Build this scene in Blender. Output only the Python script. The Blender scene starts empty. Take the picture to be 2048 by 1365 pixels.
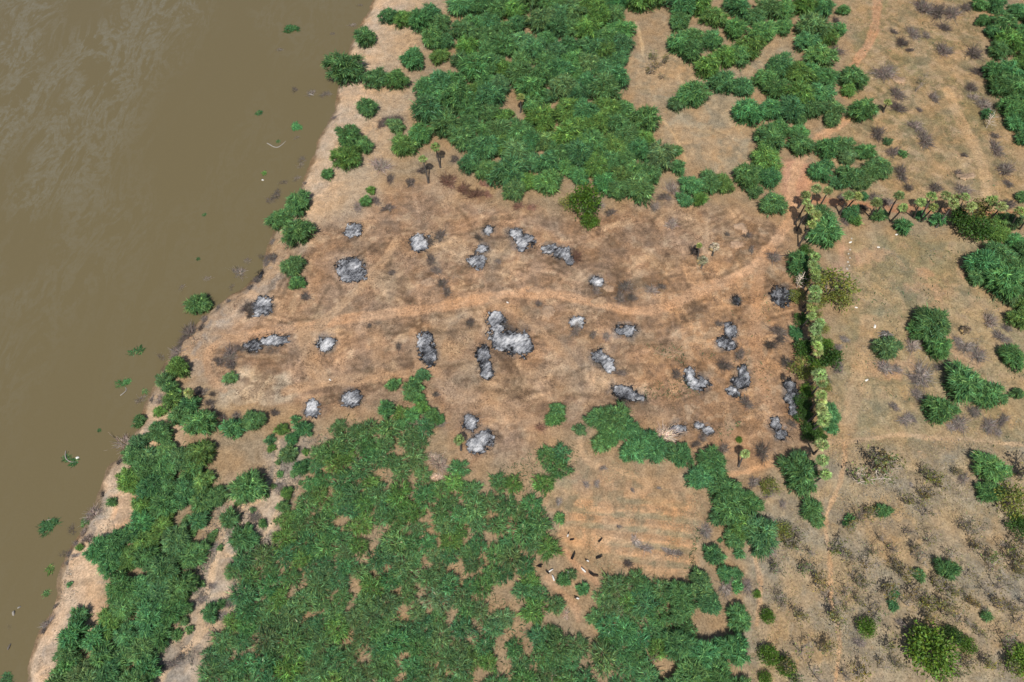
import bpy, bmesh, math, random
import numpy as np
from mathutils import Vector, Matrix

# ------------------------------------------------------------------ camera, sky, sun, exposure
scn = bpy.context.scene
COL = scn.collection
H_CAM, F_PX, TILT = 170.0, 1360.0, math.radians(28.8)
cam_d = bpy.data.cameras.new('camera')
cam_d.sensor_fit = 'HORIZONTAL'; cam_d.sensor_width = 36.0
cam_d.lens = 36.0 * F_PX / 2048.0
cam_d.clip_start = 1.0; cam_d.clip_end = 20000.0
cam = bpy.data.objects.new('camera', cam_d); COL.objects.link(cam)
cam.location = (0, 0, H_CAM); cam.rotation_euler = (TILT, 0, 0)
scn.camera = cam

SUN_EL, SUN_DX, SUN_DY = math.radians(60.0), -0.17, -1.0        # horizontal direction towards the sun
world = bpy.data.worlds.new('World'); scn.world = world; world.use_nodes = True
wn = world.node_tree
sky = wn.nodes.new('ShaderNodeTexSky'); sky.sky_type = 'NISHITA'; sky.sun_disc = False
sky.sun_elevation = SUN_EL; sky.sun_rotation = math.radians(180 + 9.6)
sky.air_density = 1.0; sky.dust_density = 1.5
bg = [n for n in wn.nodes if n.type == 'BACKGROUND'][0]
bg.inputs['Strength'].default_value = 0.085
wn.links.new(sky.outputs[0], bg.inputs['Color'])
sun_d = bpy.data.lights.new('sun', 'SUN'); sun_d.energy = 3.85; sun_d.angle = math.radians(0.53)
sun_d.color = (1.0, 0.955, 0.88)
sun = bpy.data.objects.new('sun', sun_d); COL.objects.link(sun)
_hv = Vector((SUN_DX, SUN_DY, 0)).normalized() * math.cos(SUN_EL)
sun.rotation_euler = Vector((_hv.x, _hv.y, math.sin(SUN_EL))).to_track_quat('Z', 'Y').to_euler()
sun.location = (-40, -200, 350)
vs = scn.view_settings
vs.view_transform = 'Standard'; vs.look = 'None'; vs.exposure = 0.0; vs.gamma = 1.0; vs.use_curve_mapping = False

# ------------------------------------------------------------------ measuring: photograph pixel -> place on the ground
CT, ST = math.cos(TILT), math.sin(TILT)
def G(px, py, z=0.0):
    u = (px - 1024.0) / F_PX; v = -(py - 682.5) / F_PX
    dy = v * CT + ST; dz = v * ST - CT
    t = (H_CAM - z) / (-dz)
    return np.array([u * t, dy * t])
def depth_at(px, py, z=0.0):
    v = -(py - 682.5) / F_PX
    return (H_CAM - z) / (CT - v * ST)
def ppm(px, py, z=0.0): return F_PX / depth_at(px, py, z)
def PX(x, y, z=0.0):
    dz = z - H_CAM
    yc = y * CT + dz * ST; zc = -y * ST + dz * CT
    return 1024 + F_PX * x / -zc, 682.5 - F_PX * yc / -zc
def GP(pts, z=0.0): return np.array([G(x, y, z) for x, y in pts])
SC = 700.0 / 2048.0
TILE = dict(A=(0, 0), B=(660, 0), C=(1348, 0), D=(0, 460), E=(660, 460), F=(1348, 460), G=(0, 905), H=(660, 905), I=(1348, 905))
def Z(tile, s):
    ox, oy = TILE[tile] if isinstance(tile, str) else tile[:2]
    sc = SC if isinstance(tile, str) else tile[2]
    out = []
    for rec in s.replace('\n', ' ').split(';'):
        w = rec.split()
        if not w: continue
        v = [float(a) for a in w]
        q = [ox + v[0] * sc, oy + v[1] * sc] + [a * sc for a in v[2:]]
        out.append(tuple(q))
    return out

rng = np.random.default_rng(7); random.seed(7)
# ------------------------------------------------------------------ noise
_tab = np.random.default_rng(3).random((8, 256, 256))
def vnoise(x, y, k=0):
    t = _tab[k % 8]
    xi = np.floor(x).astype(int); yi = np.floor(y).astype(int)
    fx = x - xi; fy = y - yi
    fx = fx * fx * (3 - 2 * fx); fy = fy * fy * (3 - 2 * fy)
    a = t[xi & 255, yi & 255]; b = t[(xi + 1) & 255, yi & 255]
    c = t[xi & 255, (yi + 1) & 255]; d = t[(xi + 1) & 255, (yi + 1) & 255]
    return (a * (1 - fx) + b * fx) * (1 - fy) + (c * (1 - fx) + d * fx) * fy
def fbm(x, y, s, k=0, o=4):
    r = 0; a = 0.5; tot = 0
    for i in range(o):
        r = r + a * vnoise(x / s + 17.3 * i, y / s - 9.1 * i, k + i); tot += a; a *= 0.5; s *= 0.5
    return r / tot
def sstep(a, b, x):
    t = np.clip((x - a) / (b - a), 0, 1); return t * t * (3 - 2 * t)
def pdist(X, Y, P, maxd=None):
    """distance to an open polyline (large where farther than maxd)"""
    D = np.full(X.shape, 1e6)
    if maxd is None: idx = slice(None)
    else: idx = (X > P[:, 0].min() - maxd) & (X < P[:, 0].max() + maxd) & (Y > P[:, 1].min() - maxd) & (Y < P[:, 1].max() + maxd)
    x = X[idx]; y = Y[idx]; d = np.full(x.shape, 1e6)
    for (ax, ay), (bx, by) in zip(P[:-1], P[1:]):
        vx, vy = bx - ax, by - ay
        t = np.clip(((x - ax) * vx + (y - ay) * vy) / (vx * vx + vy * vy + 1e-9), 0, 1)
        d = np.minimum(d, np.hypot(x - ax - t * vx, y - ay - t * vy))
    D[idx] = d
    return D
def inpoly(X, Y, P):
    ins = np.zeros(np.shape(X), bool); n = len(P); j = n - 1
    for i in range(n):
        xi, yi = P[i]; xj, yj = P[j]
        c = ((yi > Y) != (yj > Y)) & (X < (xj - xi) * (Y - yi) / (yj - yi + 1e-12) + xi)
        ins ^= c; j = i
    return ins
def sdpoly(X, Y, P, maxd=30):
    C = np.vstack([P, P[:1]])
    d = pdist(X, Y, C, maxd)
    return np.where(inpoly(X, Y, P), d, -d)
def smooth_line(P, k=2):
    P = np.asarray(P, float)
    for _ in range(k):
        Q = [P[0]]
        for a, b in zip(P[:-1], P[1:]): Q += [a * .75 + b * .25, a * .25 + b * .75]
        Q.append(P[-1]); P = np.array(Q)
    return P

# ------------------------------------------------------------------ river bank line, pits, furrows -> terrain height
WATER_Z = -1.9
SHORE_PX = [(790, -90), (765, -35), (748, 0), (727, 40), (705, 82), (694, 120), (678, 165), (674, 190), (672, 215), (658, 245), (640, 275), (629, 298),
    (626, 312), (618, 335), (603, 372), (575, 415), (552, 455), (537, 492), (524, 528), (512, 556), (488, 580), (452, 596), (420, 617),
    (394, 642), (368, 672), (350, 697), (334, 722), (318, 750), (306, 782), (289, 812), (281, 850), (257, 892), (234, 918), (218, 932),
    (204, 957), (197, 992), (188, 1025), (163, 1067), (139, 1100), (121, 1142), (108, 1188), (97, 1238), (75, 1272), (60, 1312), (52, 1365), (42, 1430)]
SH = GP(SHORE_PX, WATER_Z)
SH = smooth_line(SH, 1)
_d0 = (SH[0] - SH[6]); _d0 /= np.hypot(*_d0); _d1 = SH[-1] - SH[-9]; _d1 /= np.hypot(*_d1)
SH = np.vstack([SH[0] + _d0 * 4000, SH, SH[-1] + _d1 * 4000])
LAND = np.vstack([SH, [6000, -4500], [6000, 6500]])
def shore_sd(X, Y):
    d = pdist(X, Y, SH); return np.where(inpoly(X, Y, LAND), d, -d)
PITS = [(*G(1795, 150), 3.2, 1.2), (*G(1921, 341), 4.2, 1.8), (*G(1456, 466), 2.8, 1.0), (*G(1077, 604), 3.0, 1.1), (*G(1243, 574), 3.5, .7), (*G(1700, 905), 1.5, .2)]
FUR = GP([(1120, 1000), (1180, 985), (1395, 985), (1415, 1050), (1395, 1150), (1240, 1140), (1140, 1080)])
def hgt(X, Y, sd=None):
    X = np.asarray(X, float); Y = np.asarray(Y, float)
    if sd is None: sd = shore_sd(X, Y)
    sdn = sd + 3.4 * (fbm(X, Y, 6.0, 2, 4) - .5)
    z = (fbm(X, Y, 22.0, 1, 3) - .5) * 0.9 + (fbm(X, Y, 3.2, 4, 3) - .5) * .28
    z = z * sstep(2, 14, sd)
    bank = -1.15 * (1 - sstep(0.5, 3.2, sdn)) - .55 * (1 - sstep(2, 11, sdn))
    bank = np.where(sd < .9, np.minimum(bank, WATER_Z + 0.9 * sstep(-.35, .75, sdn) - .12), bank)
    bank = np.where(sd < -.3, np.maximum(WATER_Z - .15 + .35 * (sd + .3), WATER_Z - 3), bank)
    z = z + bank
    for (cx, cy, r, dep) in PITS:
        z = z - dep * np.exp(-((X - cx) ** 2 + (Y - cy) ** 2) / (r * r * .45))
    fm = sdpoly(X, Y, FUR, 20)
    fy = Y + .12 * X + 1.2 * fbm(X, Y, 12, 5, 2)
    z = z + sstep(0, 6, fm) * .22 * np.sin(fy * 2 * math.pi / 3.7)
    return z
HG = {}
def hz(x, y):
    if HG and HG['x0'] < x < HG['x1'] - 1 and HG['y0'] < y < HG['y1'] - 1:
        fx = (x - HG['x0']) / HG['s']; fy = (y - HG['y0']) / HG['s']; i, j = int(fx), int(fy); u, v = fx - i, fy - j; z = HG['z']
        return float((z[j, i] * (1 - u) + z[j, i + 1] * u) * (1 - v) + (z[j + 1, i] * (1 - u) + z[j + 1, i + 1] * u) * v)
    return float(hgt(np.array([x]), np.array([y]))[0])

# ------------------------------------------------------------------ object helpers
def mat(name): 
    m = bpy.data.materials.new(name); m.use_nodes = True
    for n in list(m.node_tree.nodes): m.node_tree.nodes.remove(n)
    return m, m.node_tree.nodes, m.node_tree.links
def mesh_np(name, V, Fc, cols=None, smooth=False):
    """V (n,3), Fc list/array of quads or tris (uniform), cols per-vertex rgba"""
    V = np.asarray(V, np.float32); Fc = np.asarray(Fc, np.int32)
    me = bpy.data.meshes.new(name)
    k = Fc.shape[1]; n = len(Fc)
    me.vertices.add(len(V)); me.vertices.foreach_set('co', V.ravel())
    me.loops.add(n * k); me.loops.foreach_set('vertex_index', Fc.ravel())
    me.polygons.add(n); me.polygons.foreach_set('loop_start', np.arange(0, n * k, k, dtype=np.int32))
    me.polygons.foreach_set('loop_total', np.full(n, k, np.int32))
    if smooth: me.polygons.foreach_set('use_smooth', np.ones(n, bool))
    me.update(calc_edges=True)
    if cols is not None:
        at = me.color_attributes.new('Col', 'FLOAT_COLOR', 'POINT')
        c = np.asarray(cols, np.float32)
        if c.shape[1] == 3: c = np.hstack([c, np.ones((len(c), 1), np.float32)])
        at.data.foreach_set('color', c.ravel())
    me.validate()
    return me
def obj(name, me, m=None, parent=None, loc=None, rz=0, sc=None):
    o = bpy.data.objects.new(name, me); COL.objects.link(o)
    if m is not None and me is not None and not me.materials: me.materials.append(m)
    if parent is not None: o.parent = parent
    if loc is not None: o.location = loc
    if rz: o.rotation_euler = (0, 0, rz)
    if sc is not None: o.scale = (sc, sc, sc) if np.isscalar(sc) else sc
    return o
def empty(name, loc, rz=0.0, sc=1.0):
    o = bpy.data.objects.new(name, None); COL.objects.link(o)
    o.empty_display_size = .3; o.location = loc; o.rotation_euler = (0, 0, rz)
    o.scale = (sc, sc, sc) if np.isscalar(sc) else sc
    return o
def merge(parts):
    """[(V,F,C)] -> one"""
    Vs, Fs, Cs = [], [], []; off = 0
    for V, Fc, C in parts:
        Vs.append(V); Fs.append(np.asarray(Fc) + off); Cs.append(C); off += len(V)
    return np.vstack(Vs), np.vstack(Fs), np.vstack(Cs)
def unit(a): return a / (np.linalg.norm(a, axis=-1, keepdims=True) + 1e-9)
def strips(P, D, L, W, droop, col, r, k=4, roll=.5, prof=None):
    """curved leaf sprays: one tapered strip each. P,D (n,3); L,W,droop (n,); col (n,3)"""
    n = len(P)
    side = unit(np.cross(D, np.array([0, 0, 1.0])) + r.normal(0, roll * .35, (n, 3)))
    up = unit(np.cross(side, D)); side = unit(side + up * r.normal(0, roll, (n, 1)))
    if prof is None: prof = np.interp(np.linspace(0, 1, k), [0, .3, .7, 1], [.45, 1, .85, .12])
    V = np.zeros((n, k, 2, 3)); t = np.linspace(0, 1, k)
    bend = unit(r.normal(0, 1, (n, 3)) * np.array([1, 1, .2])) * .16
    for i in range(k):
        c = P + D * (L * t[i])[:, None] + bend * (L * t[i] ** 2)[:, None]
        c[:, 2] -= droop * L * t[i] ** 2
        w = side * (W * .5 * prof[i])[:, None]
        V[:, i, 0] = c - w; V[:, i, 1] = c + w
    idx = np.arange(n)[:, None] * (2 * k)
    F = []
    for i in range(k - 1):
        F.append(np.stack([idx[:, 0] + 2 * i, idx[:, 0] + 2 * i + 1, idx[:, 0] + 2 * i + 3, idx[:, 0] + 2 * i + 2], 1))
    C = np.repeat(col, 2 * k, axis=0)
    return V.reshape(-1, 3), np.vstack(F), C
def prisms(pts, rad, col, sides=3):
    """tapered rods along polylines. pts (n,k,3), rad (n,k), col (n,3)"""
    pts = np.asarray(pts, float); rad = np.asarray(rad, float)
    n, k, _ = pts.shape
    d = np.zeros_like(pts)
    d[:, 1:-1] = pts[:, 2:] - pts[:, :-2]; d[:, 0] = pts[:, 1] - pts[:, 0]; d[:, -1] = pts[:, -1] - pts[:, -2]
    d = unit(d)
    ref = np.where(np.abs(d[:, :1, 2:3]) > .8, np.array([1., 0, 0]), np.array([0, 0, 1.]))
    a = unit(np.cross(d, ref)); b = np.cross(d, a)
    V = np.zeros((n, k, sides, 3))
    for s in range(sides):
        th = 2 * math.pi * s / sides
        V[:, :, s] = pts + (a * math.cos(th) + b * math.sin(th)) * rad[:, :, None]
    base = np.arange(n) * (k * sides); F = []
    for i in range(k - 1):
        for s in range(sides):
            s2 = (s + 1) % sides
            F.append(np.stack([base + i * sides + s, base + i * sides + s2, base + (i + 1) * sides + s2, base + (i + 1) * sides + s], 1))
    return V.reshape(-1, 3), np.vstack(F), np.repeat(np.asarray(col, float), k * sides, axis=0)

# ------------------------------------------------------------------ materials
def leaf_mat(name, trans=.28, gloss=.06):
    m, N, L = mat(name)
    o = N.new('ShaderNodeOutputMaterial'); at = N.new('ShaderNodeAttribute'); at.attribute_name = 'Col'
    oi = N.new('ShaderNodeObjectInfo')
    mx = N.new('ShaderNodeMix'); mx.data_type = 'RGBA'; mx.blend_type = 'MULTIPLY'; mx.inputs[0].default_value = 1
    L.new(at.outputs['Color'], mx.inputs[6]); L.new(oi.outputs['Color'], mx.inputs[7])
    df = N.new('ShaderNodeBsdfPrincipled'); df.inputs['Roughness'].default_value = .55
    df.inputs['Specular IOR Level'].default_value = gloss * 4
    tr = N.new('ShaderNodeBsdfTranslucent'); ms = N.new('ShaderNodeMixShader'); ms.inputs[0].default_value = trans
    L.new(mx.outputs[2], df.inputs['Base Color']); L.new(mx.outputs[2], tr.inputs['Color'])
    L.new(df.outputs[0], ms.inputs[1]); L.new(tr.outputs[0], ms.inputs[2]); L.new(ms.outputs[0], o.inputs[0])
    return m
def solid_mat(name, rough=.9, scale=3.0, amp=.35, bump=0.0, tint=True):
    m, N, L = mat(name)
    o = N.new('ShaderNodeOutputMaterial'); at = N.new('ShaderNodeAttribute'); at.attribute_name = 'Col'
    tc = N.new('ShaderNodeTexCoord'); no = N.new('ShaderNodeTexNoise'); no.inputs['Scale'].default_value = scale
    no.inputs['Detail'].default_value = 5; L.new(tc.outputs['Object'], no.inputs['Vector'])
    mr = N.new('ShaderNodeMapRange'); mr.inputs[1].default_value = .3; mr.inputs[2].default_value = .7
    mr.inputs[3].default_value = 1 - amp; mr.inputs[4].default_value = 1 + amp; L.new(no.outputs[0], mr.inputs[0])
    mx = N.new('ShaderNodeMix'); mx.data_type = 'RGBA'; mx.blend_type = 'MULTIPLY'; mx.inputs[0].default_value = 1
    L.new(at.outputs['Color'], mx.inputs[6]); L.new(mr.outputs[0], mx.inputs[7])
    src = mx.outputs[2]
    if tint:
        oi = N.new('ShaderNodeObjectInfo'); m2 = N.new('ShaderNodeMix'); m2.data_type = 'RGBA'; m2.blend_type = 'MULTIPLY'; m2.inputs[0].default_value = 1
        L.new(src, m2.inputs[6]); L.new(oi.outputs['Color'], m2.inputs[7]); src = m2.outputs[2]
    df = N.new('ShaderNodeBsdfPrincipled'); df.inputs['Roughness'].default_value = rough; df.inputs['Specular IOR Level'].default_value = .15
    L.new(src, df.inputs['Base Color']); L.new(df.outputs[0], o.inputs[0])
    if bump:
        b = N.new('ShaderNodeBump'); b.inputs['Strength'].default_value = .8; b.inputs['Distance'].default_value = bump
        L.new(no.outputs[0], b.inputs['Height']); L.new(b.outputs[0], df.inputs['Normal'])
    return m
M_LEAF = leaf_mat('thorn_foliage'); M_BROAD = leaf_mat('broad_foliage', .3, .1); M_PALM = leaf_mat('palm_frond', .25, .12)
M_DRY = leaf_mat('dry_leaf', .15, .02)
M_BARK = solid_mat('bark', .95, 8, .3, .02); M_TWIG = solid_mat('dry_twig', .95, 5, .25); M_CHAR = solid_mat('charred_wood', .85, 10, .4)
M_HIDE = solid_mat('goat_hide', .8, 6, .2); M_STONE = solid_mat('pale_stone', .9, 4, .25, .03)
def ash_mat():
    m, N, L = mat('wood_ash')
    o = N.new('ShaderNodeOutputMaterial'); at = N.new('ShaderNodeAttribute'); at.attribute_name = 'Col'
    sp = N.new('ShaderNodeSeparateColor'); L.new(at.outputs['Color'], sp.inputs[0])
    tc = N.new('ShaderNodeTexCoord')
    n1 = N.new('ShaderNodeTexNoise'); n1.inputs['Scale'].default_value = 5.5; n1.inputs['Detail'].default_value = 8; n1.inputs['Roughness'].default_value = .75
    n1.inputs['Distortion'].default_value = .6; L.new(tc.outputs['Object'], n1.inputs['Vector'])
    a = N.new('ShaderNodeMath'); a.operation = 'MULTIPLY_ADD'; a.inputs[1].default_value = 1.45; a.inputs[2].default_value = -.70; L.new(n1.outputs[0], a.inputs[0])
    b = N.new('ShaderNodeMath'); b.operation = 'ADD'; L.new(a.outputs[0], b.inputs[0]); L.new(sp.outputs[0], b.inputs[1])
    cr = N.new('ShaderNodeValToRGB'); e = cr.color_ramp.elements
    e[0].position = 0.0; e[0].color = (.014, .014, .016, 1); e[1].position = 1.0; e[1].color = (.74, .73, .72, 1)
    for p, c in ((.22, (.045, .046, .052, 1)), (.45, (.16, .165, .18, 1)), (.68, (.36, .365, .38, 1))):
        q = cr.color_ramp.elements.new(p); q.color = c
    L.new(b.outputs[0], cr.inputs[0])
    df = N.new('ShaderNodeBsdfPrincipled'); df.inputs['Roughness'].default_value = .95; df.inputs['Specular IOR Level'].default_value = .1
    bp = N.new('ShaderNodeBump'); bp.inputs['Strength'].default_value = .7; bp.inputs['Distance'].default_value = .06
    L.new(n1.outputs[0], bp.inputs['Height']); L.new(bp.outputs[0], df.inputs['Normal'])
    L.new(cr.outputs[0], df.inputs['Base Color']); L.new(df.outputs[0], o.inputs[0])
    return m
M_ASH = ash_mat()
def soil_mat():
    m, N, L = mat('dry_soil')
    o = N.new('ShaderNodeOutputMaterial'); at = N.new('ShaderNodeAttribute'); at.attribute_name = 'Col'
    tc = N.new('ShaderNodeTexCoord')
    def noise(s, d, r=.6, dist=0.):
        n = N.new('ShaderNodeTexNoise'); n.inputs['Scale'].default_value = s; n.inputs['Detail'].default_value = d
        n.inputs['Roughness'].default_value = r; n.inputs['Distortion'].default_value = dist
        L.new(tc.outputs['Object'], n.inputs['Vector']); return n
    def rng_(n, lo, hi, a=.3, b=.7):
        q = N.new('ShaderNodeMapRange'); q.inputs[1].default_value = a; q.inputs[2].default_value = b
        q.inputs[3].default_value = lo; q.inputs[4].default_value = hi; L.new(n.outputs[0], q.inputs[0]); return q
    def mul(a, b):
        x = N.new('ShaderNodeMix'); x.data_type = 'RGBA'; x.blend_type = 'MULTIPLY'; x.inputs[0].default_value = 1
        L.new(a, x.inputs[6]); L.new(b, x.inputs[7]); return x.outputs[2]
    f = noise(2.2, 6, .7); md = noise(.45, 6, .65, .4); bgn = noise(.09, 5, .6, .3)
    c = mul(at.outputs['Color'], rng_(f, .58, 1.38).outputs[0])
    c = mul(c, rng_(md, .72, 1.24).outputs[0])
    fl = noise(1.1, 7, .8, .8); c = mul(c, rng_(fl, 1.0, .52, .57, .68).outputs[0])
    fl2 = noise(1.7, 7, .8, .6); c = mul(c, rng_(fl2, 1.0, 1.4, .58, .72).outputs[0])
    # warm / grey drift of the soil itself
    cr = N.new('ShaderNodeValToRGB'); cr.color_ramp.elements[0].color = (.94, 1.0, 1.08, 1); cr.color_ramp.elements[1].color = (1.09, 1.0, .90, 1)
    cr.color_ramp.elements[0].position = .36; cr.color_ramp.elements[1].position = .64
    L.new(bgn.outputs[0], cr.inputs[0]); c = mul(c, cr.outputs[0])
    df = N.new('ShaderNodeBsdfPrincipled'); df.inputs['Roughness'].default_value = 1; df.inputs['Specular IOR Level'].default_value = .05
    bp = N.new('ShaderNodeBump'); bp.inputs['Strength'].default_value = .55; bp.inputs['Distance'].default_value = .22
    b2 = N.new('ShaderNodeBump'); b2.inputs['Strength'].default_value = .5; b2.inputs['Distance'].default_value = .07
    L.new(md.outputs[0], bp.inputs['Height']); L.new(f.outputs[0], b2.inputs['Height']); L.new(bp.outputs[0], b2.inputs['Normal']); L.new(b2.outputs[0], df.inputs['Normal'])
    L.new(c, df.inputs['Base Color']); L.new(df.outputs[0], o.inputs[0])
    return m
M_SOIL = soil_mat()
def water_mat():
    m, N, L = mat('muddy_water')
    o = N.new('ShaderNodeOutputMaterial'); tc = N.new('ShaderNodeTexCoord')
    m0 = N.new('ShaderNodeMapping'); m0.inputs['Rotation'].default_value = (0, 0, math.radians(-87)); L.new(tc.outputs['Object'], m0.inputs['Vector'])
    mp = N.new('ShaderNodeMapping'); mp.inputs['Scale'].default_value = (.42, 1.0, 1); L.new(m0.outputs[0], mp.inputs['Vector'])
    def noise(s, d, r, dist, vec):
        n = N.new('ShaderNodeTexNoise'); n.inputs['Scale'].default_value = s; n.inputs['Detail'].default_value = d
        n.inputs['Roughness'].default_value = r; n.inputs['Distortion'].default_value = dist; L.new(vec, n.inputs['Vector']); return n
    big = noise(.030, 3, .5, .5, mp.outputs[0]); vein = noise(.10, 10, .72, .5, mp.outputs[0]); fine = noise(.5, 6, .7, .3, tc.outputs['Object'])
    def ramp(n, a, b, lo=0., hi=1.):
        q = N.new('ShaderNodeMapRange'); q.interpolation_type = 'SMOOTHSTEP'; q.inputs[1].default_value = a; q.inputs[2].default_value = b
        q.inputs[3].default_value = lo; q.inputs[4].default_value = hi; L.new(n, q.inputs[0]); return q.outputs[0]
    def mth(op, a, b):
        x = N.new('ShaderNodeMath'); x.operation = op
        for i, v in enumerate((a, b)):
            if isinstance(v, (int, float)): x.inputs[i].default_value = v
            else: L.new(v, x.inputs[i])
        return x.outputs[0]
    sx = N.new('ShaderNodeSeparateXYZ'); L.new(tc.outputs['Object'], sx.inputs[0])
    # scum gathers in mid-river: measured across the stream, away from the bank
    across = mth('ADD', mth('MULTIPLY', sx.outputs[0], -.93), mth('MULTIPLY', sx.outputs[1], .36))
    mid = ramp(across, 135, 225, .12, 1.0)
    ridge = mth('SUBTRACT', 1.0, mth('MULTIPLY', mth('ABSOLUTE', mth('SUBTRACT', vein.outputs[0], .5), 0), 14.0))
    scum = mth('MAXIMUM', ramp(ridge, .1, .95, 0, .6), ramp(vein.outputs[0], .57, .68, 0, .9))
    scum = mth('MULTIPLY', mth('MULTIPLY', scum, ramp(big.outputs[0], .36, .56)), mth('MULTIPLY', mid, ramp(fine.outputs[0], .35, .62, .35, 1)))
    mx = N.new('ShaderNodeMix'); mx.data_type = 'RGBA'; mx.inputs[6].default_value = (.155, .123, .061, 1); mx.inputs[7].default_value = (.212, .198, .148, 1)
    L.new(scum, mx.inputs[0])
    df = N.new('ShaderNodeBsdfPrincipled'); df.inputs['IOR'].default_value = 1.33; df.inputs['Roughness'].default_value = .22
    L.new(mx.outputs[2], df.inputs['Base Color'])
    rip = noise(1.2, 4, .6, .2, tc.outputs['Object']); bp = N.new('ShaderNodeBump'); bp.inputs['Strength'].default_value = .3; bp.inputs['Distance'].default_value = .12
    L.new(rip.outputs[0], bp.inputs['Height']); L.new(bp.outputs[0], df.inputs['Normal'])
    L.new(df.outputs[0], o.inputs[0])
    return m
M_WATER = water_mat()

# ------------------------------------------------------------------ ground
TRACKS = [  # px polyline, half width (m), colour, edge softness
 ('t', [(1757, -40), (1753, 40), (1742, 85), (1716, 118), (1696, 150), (1690, 190)], 1.7, (.47, .27, .155)),
 ('t', [(1700, 236), (1668, 258), (1640, 275), (1615, 300), (1594, 330), (1586, 362), (1583, 400), (1587, 437), (1567, 462), (1536, 501), (1508, 535), (1450, 563), (1389, 586), (1348, 610),
        (1309, 621), (1258, 624), (1190, 607), (1121, 590), (1053, 583), (985, 593), (900, 610), (797, 627), (711, 634), (650, 647), (600, 657), (540, 666), (490, 672)], 1.75, (.53, .318, .182)),
 ('t', [(490, 672), (450, 678), (422, 695), (412, 722), (422, 757), (450, 783)], 1.2, (.42, .268, .16)),
 ('t', [(1598, 400), (1655, 402), (1720, 410), (1790, 416), (1850, 420), (1920, 424), (1990, 428), (2080, 434)], 1.6, (.43, .215, .115)),
 ('t', [(1545, 500), (1527, 530), (1517, 560), (1512, 614), (1510, 665), (1514, 716), (1527, 768), (1535, 800)], 1.7, (.42, .25, .14)),
 ('t', [(570, 786), (610, 772), (660, 763), (760, 757), (815, 750), (860, 742)], 1.7, (.42, .27, .16)),
 ('t', [(635, 652), (668, 625), (700, 598), (740, 558), (775, 508), (795, 478)], 1.5, (.42, .28, .17)),
 ('t', [(985, 600), (1030, 620), (1075, 655), (1112, 690), (1150, 735)], 1.3, (.40, .26, .155)),
 ('t', [(606, 660), (616, 700), (628, 740), (645, 760)], 2.4, (.41, .26, .15)),
 ('t', [(868, 752), (905, 785), (960, 806), (1010, 822), (1050, 840), (1080, 852)], 2.2, (.38, .25, .155)),
 ('t', [(750, 660), (755, 700), (757, 748)], 1.5, (.37, .24, .145)),
 ('t', [(825, 660), (828, 700), (838, 735)], 1.0, (.37, .24, .145)),
 ('t', [(1738, 640), (1734, 670), (1722, 720), (1713, 770), (1706, 815), (1692, 860), (1668, 884), (1640, 905)], 2.2, (.42, .29, .165)),
 ('t', [(1895, 180), (1915, 230), (1945, 285), (1965, 330), (1975, 380), (1980, 410)], 2.0, (.46, .31, .17)),
 ('p', [(1628, 890), (1660, 882), (1690, 884), (1758, 875), (1803, 868), (1861, 877), (1946, 880), (2060, 893)], .55, (.47, .33, .20)),
 ('p', [(1690, 890), (1690, 919), (1680, 973), (1656, 1018), (1650, 1055), (1659, 1096), (1661, 1140), (1660, 1190), (1668, 1225), (1676, 1247), (1681, 1291), (1676, 1329), (1670, 1380)], .5, (.50, .33, .19)),
 ('p', [(1502, 1094), (1512, 1120), (1519, 1146), (1523, 1175), (1520, 1205), (1514, 1250)], .8, (.47, .31, .18)),
 ('p', [(1430, 955), (1470, 948), (1520, 937), (1556, 921)], .9, (.48, .29, .16)),
 ('p', [(553, 880), (556, 925), (553, 956), (526, 1000), (480, 1015), (440, 1035), (447, 1069), (438, 1110), (424, 1137), (424, 1165), (407, 1199), (400, 1233), (403, 1271), (376, 1298), (342, 1332), (310, 1375)], .75, (.55, .40, .26)),
 ('p', [(360, 1198), (405, 1199), (448, 1185), (462, 1188)], .6, (.55, .40, .26)), ('p', [(560, 1010), (540, 1060), (490, 1112), (440, 1112)], .6, (.52, .38, .25)),
 ('p', [(447, 1069), (400, 1050), (372, 1040)], .6, (.52, .38, .25)), ('p', [(404, 1268), (450, 1235), (470, 1215)], .6, (.52, .38, .25)),
 ('p', [(1270, 45), (1283, 80), (1286, 112)], .7, (.50, .36, .21)), ('p', [(1320, 235), (1345, 262), (1372, 320)], .5, (.50, .35, .20)),
 ('p', [(1160, 880), (1165, 920), (1200, 935), (1250, 945), (1290, 965)], .7, (.48, .33, .20)),
 ('p', [(1095, 1155), (1112, 1180), (1140, 1200), (1152, 1215), (1158, 1240)], .8, (.44, .28, .165)),
 ('p', [(1130, 1100), (1150, 1130), (1180, 1150), (1195, 1165)], .8, (.43, .26, .15)),
]
TRK = [(k, smooth_line(GP(p), 2), w, np.array(c)) for k, p, w, c in TRACKS]
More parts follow.
